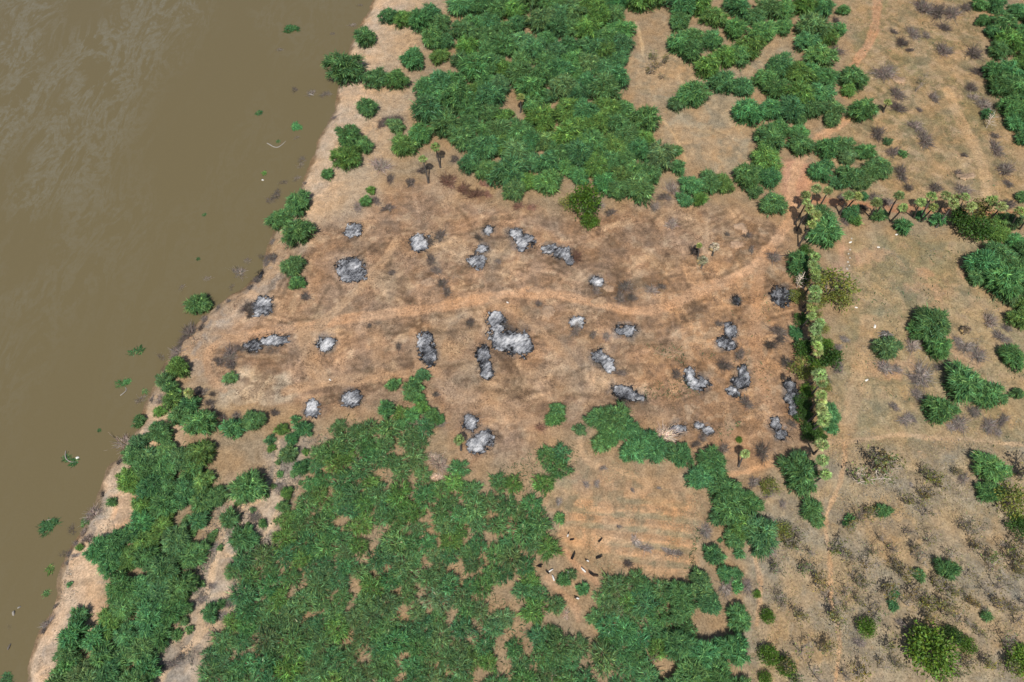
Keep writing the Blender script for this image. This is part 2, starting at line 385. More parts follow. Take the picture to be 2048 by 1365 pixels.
POLY = dict(
 clearing=GP([(560, 470), (700, 420), (760, 380), (860, 360), (980, 410), (1130, 430), (1320, 410), (1400, 395), (1560, 440), (1590, 520), (1615, 660), (1612, 880), (1470, 935), (1290, 850), (1170, 840), (1060, 910), (940, 930), (880, 830), (800, 790), (640, 840), (480, 800), (400, 770), (360, 690), (420, 620), (520, 570)]),
 orange=GP([(1290, 560), (1560, 440), (1590, 520), (1605, 700), (1610, 890), (1500, 920), (1320, 830), (1270, 760), (1330, 660)]),
 redpatch=GP([(1566, 330), (1600, 310), (1640, 325), (1625, 380), (1600, 412), (1566, 405)]),
 scrub=GP([(1500, 1060), (1560, 960), (1650, 910), (1690, 890), (2080, 890), (2100, 1420), (1500, 1420), (1510, 1200)]),
 rfield=GP([(1690, 470), (2100, 460), (2100, 900), (1640, 900), (1680, 700)]),
 tfield=GP([(1690, -60), (1930, -60), (2010, 200), (2060, 330), (2060, 420), (1640, 400), (1620, 300), (1720, 230)]),
 furrow=FUR,
 fieldtop=GP([(1170, 890), (1230, 930), (1380, 950), (1400, 1000), (1100, 1040), (1080, 1000)]),
 corridor=GP([(640, 870), (545, 880), (520, 960), (430, 1000), (430, 1060), (380, 1190), (340, 1270), (280, 1390), (420, 1390), (440, 1260), (480, 1190), (450, 1140), (550, 1080), (570, 1000), (620, 930)]),
 inner=GP([(1250, 120), (1400, 90), (1520, 60), (1560, 100), (1500, 170), (1500, 310), (1440, 350), (1370, 330), (1320, 230)]),
 pale=GP([(440, 770), (480, 740), (570, 740), (590, 790), (520, 830), (440, 820)]),
 lane=GP([(1690, 470), (1700, 520), (1700, 570), (1680, 570), (1672, 500)]),
)
ASH = [([(705, 461, 15, 13)], .62, 'small white ash heap at the upper left of the clearing'),
 ([(700, 541, 27, 22), (716, 552, 14, 12)], .55, 'broad speckled ash heap near the two green bank shrubs'),
 ([(838, 486, 17, 16)], .62, 'round ash heap right of the diagonal track'),
 ([(976, 461, 11, 8)], .5, 'small ash heap just below the thicket edge'),
 ([(1031, 467, 14, 10), (1048, 484, 19, 16)], .5, 'large grey ash heap at the upper middle of the clearing'),
 ([(1098, 497, 14, 9), (1128, 508, 17, 12), (1139, 521, 8, 9)], .48, 'long ash heap of two lobes at the upper middle'),
 ([(966, 497, 11, 8)], .55, 'tiny ash heap above another at the clearing centre top'),
 ([(953, 521, 16, 15)], .55, 'round ash heap below the tiny one at the centre top'),
 ([(1194, 565, 14, 9)], .7, 'thin white ash scatter beside the brush pit'),
 ([(526, 614, 19, 19)], .5, 'round ash heap nearest the river bend'),
 ([(550, 682, 25, 11)], .55, 'long oval ash heap beside the left track'),
 ([(507, 692, 15, 11)], .38, 'grey ash patch left of the long oval heap'),
 ([(653, 687, 18, 12)], .55, 'rounded ash heap left of the track fork'),
 ([(849, 679, 13, 17), (857, 712, 16, 20)], .48, 'tall narrow ash heap in the centre left of the clearing'),
 ([(990, 640, 18, 14), (998, 660, 14, 15), (1007, 677, 25, 22), (1038, 690, 24, 27)], .52, 'largest ash heap with charred poles at the clearing centre'),
 ([(966, 709, 12, 15), (973, 742, 13, 19)], .45, 'narrow dark ash heap below left of the largest one'),
 ([(1155, 643, 14, 11)], .66, 'small white ash heap right of the centre'),
 ([(1240, 662, 12, 8), (1256, 659, 17, 12)], .5, 'low ash heap right of the small white one'),
 ([(1197, 713, 16, 15), (1216, 729, 14, 16)], .56, 'curved bean shaped ash heap at the centre right'),
 ([(1243, 783, 20, 15), (1262, 793, 15, 10), (1281, 796, 9, 5)], .4, 'dark ash heap with black branches at the lower right centre'),
 ([(703, 795, 20, 15)], .52, 'ash heap at the lower left of the clearing, upper of two'),
 ([(626, 818, 15, 18)], .56, 'round ash heap at the lower left beside the thicket'),
 ([(941, 845, 16, 14)], .46, 'faint ash heap above the lowest one'),
 ([(955, 890, 17, 14), (970, 876, 17, 15)], .52, 'lowest central ash heap beside a small palm'),
 ([(1568, 592, 24, 18)], .3, 'dark blue grey ash heap under the small yellow tree'),
 ([(1461, 664, 12, 15), (1451, 686, 18, 12)], .36, 'grey crescent ash heap in the orange soil'),
 ([(1380, 749, 12, 13), (1398, 768, 20, 14)], .5, 'slanting ash heap left of the vertical track'),
 ([(1487, 750, 11, 16), (1480, 768, 16, 12), (1468, 783, 14, 12)], .42, 'forked ash heap beside the vertical track'),
 ([(1580, 774, 14, 13), (1585, 797, 17, 15), (1586, 822, 9, 14)], .3, 'long dark grey ash heap beside the palm hedge'),
 ([(1552, 850, 12, 12), (1566, 869, 14, 11)], .5, 'ash heap at the lower right corner of the clearing'),
 ([(1398, 852, 9, 7), (1416, 862, 12, 7)], .62, 'thin white streak of ash at the lower right'),
 ([(1360, 858, 15, 8)], .45, 'ash patch behind the pale straw brush pile'),
 ([(1474, 602, 8, 13)], .24, 'small dark charcoal scatter near the orange track'),
 ([(519, 545, 5, 9)], .3, 'small dark ash streak on the river bank')]
RA = np.random.default_rng(11)
def ground_colour(X, Y, sd):
    wx = (fbm(X, Y, 3.0, 1, 3) - .5) * 4; wy = (fbm(X + 50, Y, 3.0, 4, 3) - .5) * 4
    n1 = fbm(X, Y, 30, 0, 4); n2 = fbm(X + wx, Y + wy, 6.5, 2, 5); n3 = fbm(X, Y, 2.2, 5, 3); n4 = fbm(X + 91 + wx * 1.5, Y - 13 + wy * 1.5, 14, 6, 5)
    n5 = fbm(X + wx + 33, Y + wy, 4.0, 3, 4); n6 = fbm(X + wx * .6 - 71, Y + wy * .6, 2.6, 7, 4)
    sh = X.shape
    C = np.zeros(sh + (3,)); C[:] = (.315, .225, .135)
    def put(mask, col, amt=1.0):
        m = (np.clip(mask, 0, 1) * amt)[..., None]; C[:] = C * (1 - m) + np.array(col) * m
    wob = (n2 - .5) * 9
    sdp = {k: sdpoly(X, Y, P, 40) + wob for k, P in POLY.items()}
    put(sstep(-6, 6, sdp['tfield']), (.345, .245, .135)); put(sstep(-6, 6, sdp['tfield']) * sstep(.52, .66, n4), (.225, .195, .10), .8)
    put(sstep(-5, 5, sdp['rfield']), (.36, .268, .150)); put(sstep(-5, 5, sdp['rfield']) * sstep(.5, .64, n4), (.24, .205, .115), .7)
    put(sstep(-5, 5, sdp['rfield']) * sstep(.60, .70, n2), (.42, .275, .165), .8)
    put(sstep(-5, 5, sdp['scrub']), (.365, .285, .178)); put(sstep(-5, 5, sdp['scrub']) * sstep(.45, .62, n2), (.28, .235, .17), .7)
    put(sstep(-5, 5, sdp['scrub']) * sstep(.58, .7, n4), (.36, .255, .14), .8)
    put(sstep(-5, 5, sdp['inner']), (.385, .270, .158)); put(sstep(-5, 5, sdp['inner']) * sstep(.52, .66, n2), (.33, .27, .18), .7)
    put(sstep(-4, 4, sdp['fieldtop']), (.375, .255, .155)); put(sstep(-4, 4, sdp['fieldtop']) * sstep(.5, .65, n2), (.29, .25, .16), .7)
    put(sstep(-2, 3, sdp['furrow']), (.50, .302, .162))
    fy = Y + .12 * X + 1.2 * fbm(X, Y, 12, 5, 2)
    fw = np.sin(fy * 2 * math.pi / 3.7 + 2.0)
    put(sstep(-2, 3, sdp['furrow']) * sstep(-.1, .7, fw) * sstep(.30, .46, fbm(X * .35, Y * 1.6, 6, 1, 4)), (.265, .215, .13), .9)
    put(sstep(-4, 4, sdp['corridor']), (.43, .335, .242)); put(sstep(-4, 4, sdp['corridor']) * sstep(.47, .56, n3 * .4 + n5 * .6), (.265, .225, .18), .8)
    cl = sstep(-4, 5, sdp['clearing'])
    put(cl, (.318, .205, .127)); put(cl * sstep(.53, .68, n4), (.372, .258, .162), .8); put(cl * sstep(.50, .63, n2) * sstep(.45, .6, n1), (.255, .158, .090), .5)
    put(cl * sstep(.6, .7, n3 * .6 + n2 * .4), (.19, .122, .078), .5)
    put(cl * sstep(.62, .72, fbm(X - 40, Y + 77, 9, 3, 4)), (.28, .222, .155), .4)
    og = sstep(-6, 8, sdp['orange'])
    put(og, (.36, .215, .115), .8); put(og * sstep(.55, .7, n2), (.375, .24, .135), .8); put(og * sstep(.55, .68, n4), (.235, .14, .08), .7)
    put(sstep(-2, 3, sdp['redpatch']), (.50, .27, .165), .9); put(sstep(-2, 3, sdp['pale']) * sstep(.42, .58, n2), (.47, .375, .26), .8)
    put(sstep(-1.5, 1.5, sdp['lane']), (.43, .28, .185))
    put(cl * sstep(.585, .63, n5), (.20, .130, .082), .5); put(cl * sstep(.60, .64, n6), (.42, .30, .19), .5); put(cl * sstep(.60, .64, 1 - n6), (.17, .115, .08), .42)
    for kf, dk, lt in (('tfield', (.185, .155, .085), (.44, .31, .19)), ('rfield', (.20, .175, .105), (.38, .27, .165)), ('scrub', (.24, .205, .15), (.40, .30, .19)), ('inner', (.25, .20, .13), (.45, .33, .2)), ('fieldtop', (.22, .185, .12), (.44, .31, .19)), ('furrow', (.24, .19, .115), (.48, .31, .18))):
        mk = sstep(-3, 4, sdp[kf]); put(mk * sstep(.575, .63, n5), dk, .6); put(mk * sstep(.60, .65, n6), lt, .5); put(mk * sstep(.60, .65, 1 - n6), dk, .45)
    # sandy river bank
    bk = (1 - sstep(7, 17, sd + wob * .9))
    px, py = PX(X, Y)
    clm = 1 - .75 * sstep(430, 480, py) * (1 - sstep(760, 850, py))      # the bank is less sandy beside the clearing (a stretch of shore)
    put(bk * clm, (.56, .40, .265)); put(bk * clm * sstep(.56, .68, n2), (.44, .36, .265), .8); put(bk * clm * sstep(.58, .7, n4), (.62, .40, .255), .7); put(bk * sstep(.57, .63, n5), (.33, .275, .22), .6); put(bk * sstep(.60, .65, 1 - n6), (.36, .27, .185), .5)
    sb = (1 - sstep(20, 34, sd + wob)) * (1 - sstep(430, 470, py))
    put(sb, (.50, .37, .25), .55)
    put((1 - sstep(.4, 2.0, sd + (n3 - .5) * 2.4)), (.17, .12, .07), .9)   # darker band along the foot of the bank
    # soot and charcoal dust trodden in around the fires
    for ells, white, lab in ASH:
        for (ex, ey, rx, ry) in ells:
            gx, gy = G(ex, ey); r0 = rx / ppm(ex, ey)
            q = np.hypot(X - gx, Y - gy) + (n3 - .5) * 1.6 + (n2 - .5) * 2.4
            put((1 - sstep(r0 * .85, r0 * 1.2 + 1.0, q)) * sstep(.36, .56, n6), (.145, .132, .122), .75)
    return C, n2, n3, px, py
def scrapes(C, X, Y, x0, y0, step, nx, ny, cl):
    r = np.random.default_rng(5)
    A = np.zeros(X.shape)
    k = 0
    while k < 520:
        px, py = r.uniform(400, 1600), r.uniform(400, 900)
        gx, gy = G(px, py)
        i, j = int((gx - x0) / step), int((gy - y0) / step)
        if not (0 <= i < nx and 0 <= j < ny) or cl[j, i] < .5: continue
        k += 1
        a = r.choice([.05, .2, .75, 1.45, -.45, -.9], p=[.28, .2, .16, .12, .14, .10]) + r.normal(0, .18); cv = r.normal(0, .035); L = r.uniform(6, 30)
        amp = r.choice([-1, 1], p=[.42, .58]) * r.uniform(.25, .8); w = 0
        two = r.random() < .6
        s = np.arange(0, L, step * .5); th = a + cv * s
        xs = gx + np.cumsum(np.cos(th)) * step * .5; ys = gy + np.cumsum(np.sin(th)) * step * .5
        for off in ((-.85, .85) if two else (0,)):
            xo = xs - np.sin(th) * off; yo = ys + np.cos(th) * off
            ii = np.clip(((xo - x0) / step).round().astype(int), 1, nx - 2); jj = np.clip(((yo - y0) / step).round().astype(int), 1, ny - 2)
            fade = np.sin(np.linspace(0, math.pi, len(s))) * amp
            np.add.at(A, (jj, ii), fade * .55)
    # soften
    for _ in range(2):
        A = (A + .6 * (np.roll(A, 1, 0) + np.roll(A, -1, 0) + np.roll(A, 1, 1) + np.roll(A, -1, 1))) / 2.6
    A = np.clip(A, -.5, .5) * cl
    C *= (1 + .8 * A)[..., None]

def build_ground():
    step = .46
    x0, x1, y0, y1 = -218.0, 218.0, -14.0, 264.0
    xs = np.arange(x0, x1, step); ys = np.arange(y0, y1, step); nx, ny = len(xs), len(ys)
    grow = np.cumsum(1.5 * 1.35 ** np.arange(20))
    xe = np.concatenate([xs[0] - grow[::-1], xs, xs[-1] + grow]); ye = np.concatenate([ys[0] - grow[::-1], ys, ys[-1] + grow])
    X, Y = np.meshgrid(xe, ye)
    sd = shore_sd(X, Y)
    Zh = hgt(X, Y, sd)
    gg = len(grow); HG.update(x0=xs[0], x1=xs[-1], y0=ys[0], y1=ys[-1], s=step, z=Zh[gg:-gg, gg:-gg])
    C, n2, n3, px, py = ground_colour(X, Y, sd)
    g = len(grow)
    cl = sstep(-2, 6, sdpoly(X, Y, POLY['clearing'], 20))
    core = C[g:-g, g:-g].copy()
    scrapes(core, X[g:-g, g:-g], Y[g:-g, g:-g], x0, y0, step, nx, ny, cl[g:-g, g:-g]); C[g:-g, g:-g] = core
    trk = np.zeros(X.shape, bool); pth = np.zeros(X.shape, bool)
    for kind, P, w, col in TRK:
        d = pdist(X, Y, P, 8) + (n3 - .5) * 1.3 * min(1, w) + (n2 - .5) * 1.2 * min(1, w)
        m = 1 - sstep(w * .7, w * 1.25, d)
        if kind == 't' and w > 1.2:   # wheel ruts with a crown between
            m = m * (.76 + .24 * np.exp(-((d - w * .5) ** 2) / (w * .28) ** 2))
        vary = .8 + .4 * n2
        C = C * (1 - (m * .92)[..., None]) + col * (m * .92 * vary)[..., None]
        if kind == 't': trk |= d < w * .95
        else: pth |= d < w * 1.0
    NY, NX = X.shape
    V = np.stack([X, Y, Zh], -1).reshape(-1, 3); Cf = C.reshape(-1, 3)
    i = np.arange(NX - 1); j = np.arange(NY - 1); I, J = np.meshgrid(i, j)
    a = (J * NX + I).ravel(); Fc = np.stack([a, a + 1, a + 1 + NX, a + NX], 1)
    tm = trk.ravel()[Fc].sum(1) >= 3; pm = (pth.ravel()[Fc].sum(1) >= 3) & ~tm
    deep = (Zh.ravel()[Fc] < WATER_Z - 2.6).all(1) & (np.abs(V[Fc[:, 0], 0]) < 300)
    def part(name, sel, label, cat):
        f = Fc[sel]; u, inv = np.unique(f, return_inverse=True)
        me = mesh_np(name, V[u], inv.reshape(f.shape), Cf[u], True)
        o = obj(name, me, M_SOIL); o['kind'] = 'structure'; o['label'] = label; o['category'] = cat
    part('ground', ~tm & ~pm & ~deep, 'dry tan and brown earth between river, thickets and fields', 'ground')
    part('dirt_track', tm, 'orange earth vehicle tracks crossing the burnt clearing and fields', 'track')
    part('footpath', pm, 'narrow pale trodden footpaths through the scrub', 'path')
    me = mesh_np('river', [(-6000, -6000, WATER_Z), (60, -6000, WATER_Z), (60, 6500, WATER_Z), (-6000, 6500, WATER_Z)], [(0, 1, 2, 3)])
    w = obj('river', me, M_WATER); w['kind'] = 'structure'; w['label'] = 'wide muddy brown river with pale scum streaks'; w['category'] = 'river'
build_ground()

# ------------------------------------------------------------------ labels: a registry so that every thing can be told apart
REG = {}
def reg(o, key, cat, px=0, py=0, label=None):
    o['category'] = cat
    if label: o['label'] = label; return o
    REG.setdefault(key, []).append((px, py, o)); return o
ORD_EXTRA = ['thirty-' + w for w in ('first', 'second', 'third', 'fourth', 'fifth', 'sixth', 'seventh', 'eighth', 'ninth')]
ORD = ['first', 'second', 'third', 'fourth', 'fifth', 'sixth', 'seventh', 'eighth', 'ninth', 'tenth', 'eleventh', 'twelfth', 'thirteenth', 'fourteenth', 'fifteenth',
       'sixteenth', 'seventeenth', 'eighteenth', 'nineteenth', 'twentieth', 'twenty-first', 'twenty-second', 'twenty-third', 'twenty-fourth', 'twenty-fifth', 'twenty-sixth', 'twenty-seventh', 'twenty-eighth', 'twenty-ninth', 'thirtieth']
def finish_labels():
    ORD.extend(ORD_EXTRA)
    for (what, plural, where, axis, mx), items in REG.items():
        n = len(items)
        if n == 1: items[0][2]['label'] = f'{what} {where}'; continue
        for _, _, o in items: o['group'] = f'{plural} {where}'
        if n > mx:
            for _, _, o in items: o['label'] = f'{what} {where}'
            continue
        items.sort(key=lambda t: t[0] if axis == 'x' else t[1])
        side = 'left' if axis == 'x' else 'top'; first = 'leftmost' if axis == 'x' else 'topmost'; last = 'rightmost' if axis == 'x' else 'lowest'
        for q, (_, _, o) in enumerate(items):
            r = first if q == 0 else last if q == n - 1 else f'{ORD[q]} from {side}'
            o['label'] = f'{what} {where}, {r}'

# ------------------------------------------------------------------ thorn trees and shrubs
def rand_green(r, n, base=(.109, .228, .075), spread=.40):
    c = np.array(base)[None] * np.exp(r.normal(0, spread, (n, 1)))
    y = r.random((n, 1)); c = c * (1 + (y - .5) * np.array([.55, .1, -.35]))
    return np.clip(c, .004, .6)
def thorn_crown(seed, R, Hc, nodes, per, L0, W0, inner=.30):
    r = np.random.default_rng(seed)
    ph0 = r.uniform(0, 6.28, 3)
    def lobe(ph): return .84 + .15 * np.sin(2 * ph + ph0[0]) + .13 * np.sin(3 * ph + ph0[1]) + .10 * np.sin(5 * ph + ph0[2])
    s = np.sqrt((np.arange(nodes) + .5) / nodes) * .84; ph = np.arange(nodes) * 2.39996 + r.normal(0, .25, nodes)
    s = s * (1 + r.normal(0, .06, nodes)); rr = s * lobe(ph)
    zz = Hc * (.34 + .58 * np.sqrt(np.clip(1 - s ** 2 * 1.12, 0.02, 1))) * (1 + r.normal(0, .10, nodes))
    C0 = np.stack([rr * R * np.cos(ph), rr * R * np.sin(ph), zz], 1)
    parts = []
    n = nodes * per; k = np.repeat(np.arange(nodes), per)
    rad = np.stack([np.cos(ph), np.sin(ph), np.zeros(nodes)], 1)
    D = rad[k] * (.25 + .95 * s[k])[:, None] + r.normal(0, .66, (n, 3)) * np.array([1, 1, .5]) + np.array([0, 0, .30])
    D = unit(D)
    P = C0[k] + r.normal(0, L0 * .22, (n, 3)) * np.array([1, 1, .7])
    nodecol = np.exp(r.normal(0, .20, (nodes, 1)))
    col = rand_green(r, n) * nodecol[k]
    LL = L0 * r.uniform(.6, 1.25, n) * np.where(r.random(n) < .10, 1.55, 1.0)
    parts.append(strips(P, D, LL, W0 * r.uniform(.7, 1.3, n), r.uniform(.10, .38, n), col, r, 4, .55))
    # skirt near the ground and inner fill, crown shade put into darker leaves
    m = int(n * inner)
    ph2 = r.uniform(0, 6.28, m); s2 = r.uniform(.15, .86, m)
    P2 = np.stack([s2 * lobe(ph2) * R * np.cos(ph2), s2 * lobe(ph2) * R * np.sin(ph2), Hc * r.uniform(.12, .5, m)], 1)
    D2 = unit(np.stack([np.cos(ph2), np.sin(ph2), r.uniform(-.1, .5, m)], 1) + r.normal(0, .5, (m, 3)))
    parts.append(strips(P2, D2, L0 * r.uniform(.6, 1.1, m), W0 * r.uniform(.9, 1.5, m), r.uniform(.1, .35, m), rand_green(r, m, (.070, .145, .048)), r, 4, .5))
    return mesh_np('crown', *merge(parts))
def thorn_trunk(seed, R, Hc, n=7, rad=.09, col=(.10, .075, .055)):
    r = np.random.default_rng(seed + 900)
    ph = np.arange(n) * 6.283 / n + r.normal(0, .3, n)
    a = np.zeros((n, 3)); a[:, :2] = r.normal(0, .1, (n, 2)); a[:, 2] = -.35
    e = np.stack([np.cos(ph) * R * r.uniform(.4, .75, n), np.sin(ph) * R * r.uniform(.4, .75, n), Hc * r.uniform(.5, .8, n)], 1)
    m = a * .5 + e * .5; m[:, 2] += Hc * .12
    pts = np.stack([a, a * .75 + m * .25, m, e], 1)
    return mesh_np('trunk', *prisms(pts, np.array([[1.3, 1.1, .7, .25]]) * rad * np.ones((n, 1)), np.tile(col, (n, 1)), 5))
BIG = [(thorn_crown(100 + i, 4.5, 4.3, 44, 54, 1.15, .15), thorn_trunk(100 + i, 4.5, 4.3)) for i in range(8)]
MID = [(thorn_crown(200 + i, 2.8, 2.9, 26, 40, .98, .135), thorn_trunk(200 + i, 2.8, 2.9, 6, .06)) for i in range(7)]
SML = [(thorn_crown(300 + i, 1.3, 1.3, 13, 24, .7, .11), thorn_trunk(300 + i, 1.3, 1.3, 5, .03)) for i in range(5)]
LOWV = [(thorn_crown(350 + i, 3.0, 1.6, 34, 18, .95, .11, .10), thorn_trunk(350 + i, 2.8, 1.7, 7, .04, (.16, .13, .10))) for i in range(8)]
for st in (BIG, MID, SML, LOWV):
    for c, t in st: c.materials.append(M_LEAF); t.materials.append(M_BARK)
RT = np.random.default_rng(21)
PLACED = []
def tint(kind=None):
    k = kind or RT.choice(['n', 'b', 'y', 'g'], p=[.42, .30, .17, .11])
    base = dict(n=(1, 1, 1), b=(.86, .99, 1.10), y=(1.20, 1.08, .80), g=(1.14, 1.0, 1.08), d=(.62, .72, .74))[k]
    v = math.exp(RT.normal(0, .10)); j = RT.normal(0, .04, 3)
    return tuple(float(np.clip(b * v * (1 + q), .2, 2)) for b, q in zip(base, j)) + (1.0,)
def thorn(px, py, rpx, key=None, label=None, name='thorn_tree', cat='tree', kind=None, flat=1.0, water=False, low=False):
    hm = max(.4, rpx / 6.8 * .52) * flat
    z0 = WATER_Z if water else 0.0
    p = ppm(px, py, hm + z0); r = rpx / p * 1.02
    st, R = (BIG, 4.5) if r > 3.1 else (MID, 2.8) if r > 1.55 else (SML, 1.3)
    x, y = G(px, py, z0 + r * .5 * flat)
    z = WATER_Z - .3 * r if water else hz(x, y)
    if low: st, R = LOWV, 3.0
    s = r / R
    if name == 'thorn_tree' and r < 3.0: name, cat = 'thorn_shrub', 'shrub'
    o = empty(name, (x, y, z - .05), RT.uniform(0, 6.28), (s * RT.uniform(.93, 1.07), s * RT.uniform(.93, 1.07), s * flat * RT.uniform(.9, 1.1)))
    c, t = st[RT.integers(len(st))]
    cr = obj('crown', c, None, o); cr.color = tint(kind); tr = obj('trunk', t, None, o); tr.color = (1, 1, 1, 1)
    PLACED.append((px, py, rpx))
    reg(o, key, cat, px, py, label)
    return o
def thorns(lst, key, **kw):
    for q in lst: thorn(q[0], q[1], q[2], key, **kw)
def fill(poly, r0, r1, spacing, key, gaps=(), edge=.62, name='thorn_tree', cat='tree', seed=1, flat=1.0, kindp=None, avoid=True, maxn=400, low=False, hv=(.85, 1.2)):
    """close-set crowns over an outlined thicket (outline measured on the photograph)"""
    r = np.random.default_rng(seed); P = np.array(poly, float); cnt = 0
    mn, mxx = P.min(0), P.max(0); pts = []
    for _ in range(14000):
        x, y = r.uniform(mn[0], mxx[0]), r.uniform(mn[1], mxx[1])
        far = ppm(x, y) / 7.0       # farther crowns look smaller
        rad = r.uniform(r0, r1) * far
        sp = spacing * far * rad / (.5 * (r0 + r1) * far)
        if any((x - a) ** 2 + (y - b) ** 2 < (sp * .5 + c * spacing / (r0 + r1)) ** 2 for a, b, c in pts): continue
        d = sdpoly(np.array([x]), np.array([y]), P, 1e5)[0]
        if d < rad * edge: continue
        if any(((x - g[0]) / (g[2] + rad * .55)) ** 2 + ((y - g[1]) / ((g[3] if len(g) > 3 else g[2]) + rad * .55)) ** 2 < 1 for g in gaps): continue
        if avoid and any((x - a) ** 2 + (y - b) ** 2 < (.62 * (rad + c)) ** 2 for a, b, c in PLACED[:avoid_n[0]]): continue
        pts.append((x, y, rad)); cnt += 1
        thorn(x, y, rad, key, name=name, cat=cat, flat=flat * r.uniform(*hv), low=low, kind=(r.choice(['b', 'g', 'n', 'y'], p=[.34, .34, .22, .10]) if low else None))
        if cnt >= maxn: break
    return cnt
avoid_n = [0]

def K(what, plural, where, axis='x', mx=14): return (what, plural, where, axis, mx)
# single trees told apart by where they stand
for q, lab in [
  ((730, 73, 25), 'small round green thorn tree on the sandy bank near the top'),
  ((690, 136, 41), 'large rounded thorn tree overhanging the river at the top'),
  ((734, 215, 24), 'lone round thorn shrub on pale sand beside the dense thicket'),
  ((752, 156, 27), 'green thorn tree touching the large tree that overhangs the river'),
  ((655, 348, 14), 'small dark green shrub on sand close to the waterline'),
  ((694, 316, 31), 'yellowish green thorn tree at the foot of the sandy bank'),
  ((697, 273, 30), 'green thorn tree above the yellowish one on the sandy bank'),
  ((726, 290, 21), 'smaller thorn tree right of the yellowish green one on the bank'),
  ((595, 405, 30), 'uppermost of three big thorn trees at the waterline'),
  ((558, 434, 27), 'leftmost of three big thorn trees leaning over the river'),
  ((595, 466, 32), 'lowest of three big thorn trees at the waterline'),
  ((585, 532, 25), 'upper of two green thorn shrubs on the bank beside ash heaps'),
  ((594, 566, 17), 'lower of two green thorn shrubs on the bank beside ash heaps'),
  ((390, 600, 28), 'lone thorn tree standing in the water at the bank corner'),
  ((461, 757, 14), 'small grey green shrub in the clearing near the lower left tracks'),
  ((273, 839, 14), 'small green shrub at the waterline below the reeds'),
  ((1385, 188, 36), 'large round thorn tree at the edge of the inner glade'),
  ((1706, 157, 30), 'rounded thorn tree beside the top right track'),
  ((1724, 222, 30), 'thorn tree left of the small dark palm at top right'),
  ((1601, 290, 29), 'round thorn tree just above the red bare crossing'),
  ((1546, 409, 28), 'round thorn tree left of the palm corner crossing'),
  ((1640, 430, 28), 'upper thorn tree behind the corner palms'),
  ((1650, 466, 36), 'big thorn tree below the corner palms'),
  ((1604, 529, 31), 'thorn tree at the left side of the upper palm hedge'),
  ((1591, 668, 15), 'small bluish thorn shrub in the shade left of the palm hedge'),
  ((1774, 696, 28), 'round thorn shrub in front of the grey frond heap'),
  ((1864, 650, 42), 'big spreading thorn tree in the right field'),
  ((1876, 696, 29), 'lower lobe thorn tree below the big spreading one in the right field'),
  ((1834, 662, 20), 'small thorn tree against the left side of the big spreading one'),
  ((1926, 768, 40), 'big thorn tree in the middle of three at the right'),
  ((1975, 790, 34), 'right one of three clustered thorn trees in the right field'),
  ((1880, 819, 34), 'round thorn shrub at the left foot of the clustered trio'),
  ((2025, 713, 28), 'thorn tree at the right edge above the clustered trio'),
  ((2035, 788, 14), 'small grey green shrub at the right edge below a round tree'),
  ((1598, 945, 43), 'large thorn tree at the lower end of the palm hedge'),
  ((1621, 1018, 21), 'upper of two joined shrubs left of the footpath'),
  ((1632, 1038, 18), 'lower of two joined shrubs left of the footpath'),
  ((1767, 1022, 15), 'lone feathery shrub between dry trees right of the footpath'),
  ((1980, 936, 34), 'upper of two thorn trees at the right edge of the dry scrub'),
  ((1981, 984, 27), 'lower of two thorn trees at the right edge of the dry scrub'),
  ((1658, 829, 24), 'bluish thorn shrub right of the lower palm hedge'),
  ((1661, 855, 16), 'small bluish shrub at the right foot of the palm hedge'),
  ((1838, 1151, 14), 'left of two dark green shrubs in the dry scrub'),
  ((1893, 1140, 23), 'right of two dark green shrubs in the dry scrub'),
  ((1785, 1187, 11), 'upper of two tiny bluish shrubs in the dry scrub'),
  ((1785, 1212, 11), 'lower of two tiny bluish shrubs in the dry scrub'),
  ((1973, 1232, 11), 'tiny dark shrub above the bright leafy tree'),
  ((1700, 1043, 12), 'small dark shrub at the base of a dry tree by the footpath'),
  ((499, 977, 38), 'separate round thorn shrub inside the fork of the pale paths'),
  ((1119, 1037, 11), 'small dark green shrub at the left edge of the furrowed field'),
  ((1127, 1160, 14), 'small bush with a white goat beside it'),
  ((1142, 1148, 11), 'grey green sprig above the bush with the white goat'),
  ((1166, 1178, 14), 'round bluish bush below the goats'),
  ((1115, 825, 19), 'upper bush of the pair on the clearing lower edge'),
  ((1108, 840, 17), 'lower bush of the pair on the clearing lower edge'),
]:
    thorn(*q, label=lab, kind=('y' if 'yellowish green thorn' in lab else 'b' if 'bluish' in lab else 'g' if 'grey' in lab else 'n'))
kB = K('green thorn tree', 'green thorn trees', 'on the bank left of the dense thicket', 'x', 16)
thorns(Z('B', '345 95 62;430 110 68;530 120 80;590 75 70;650 135 70;390 470 75;485 345 78;600 225 82;385 735 58;430 850 88;525 790 85;640 330 60;660 240 70'), kB)
thorns(Z('B', '240 1115 30;210 1180 38'), K('small green shrub', 'small green shrubs', 'between the two dry bushes near the upper bank', 'y'))
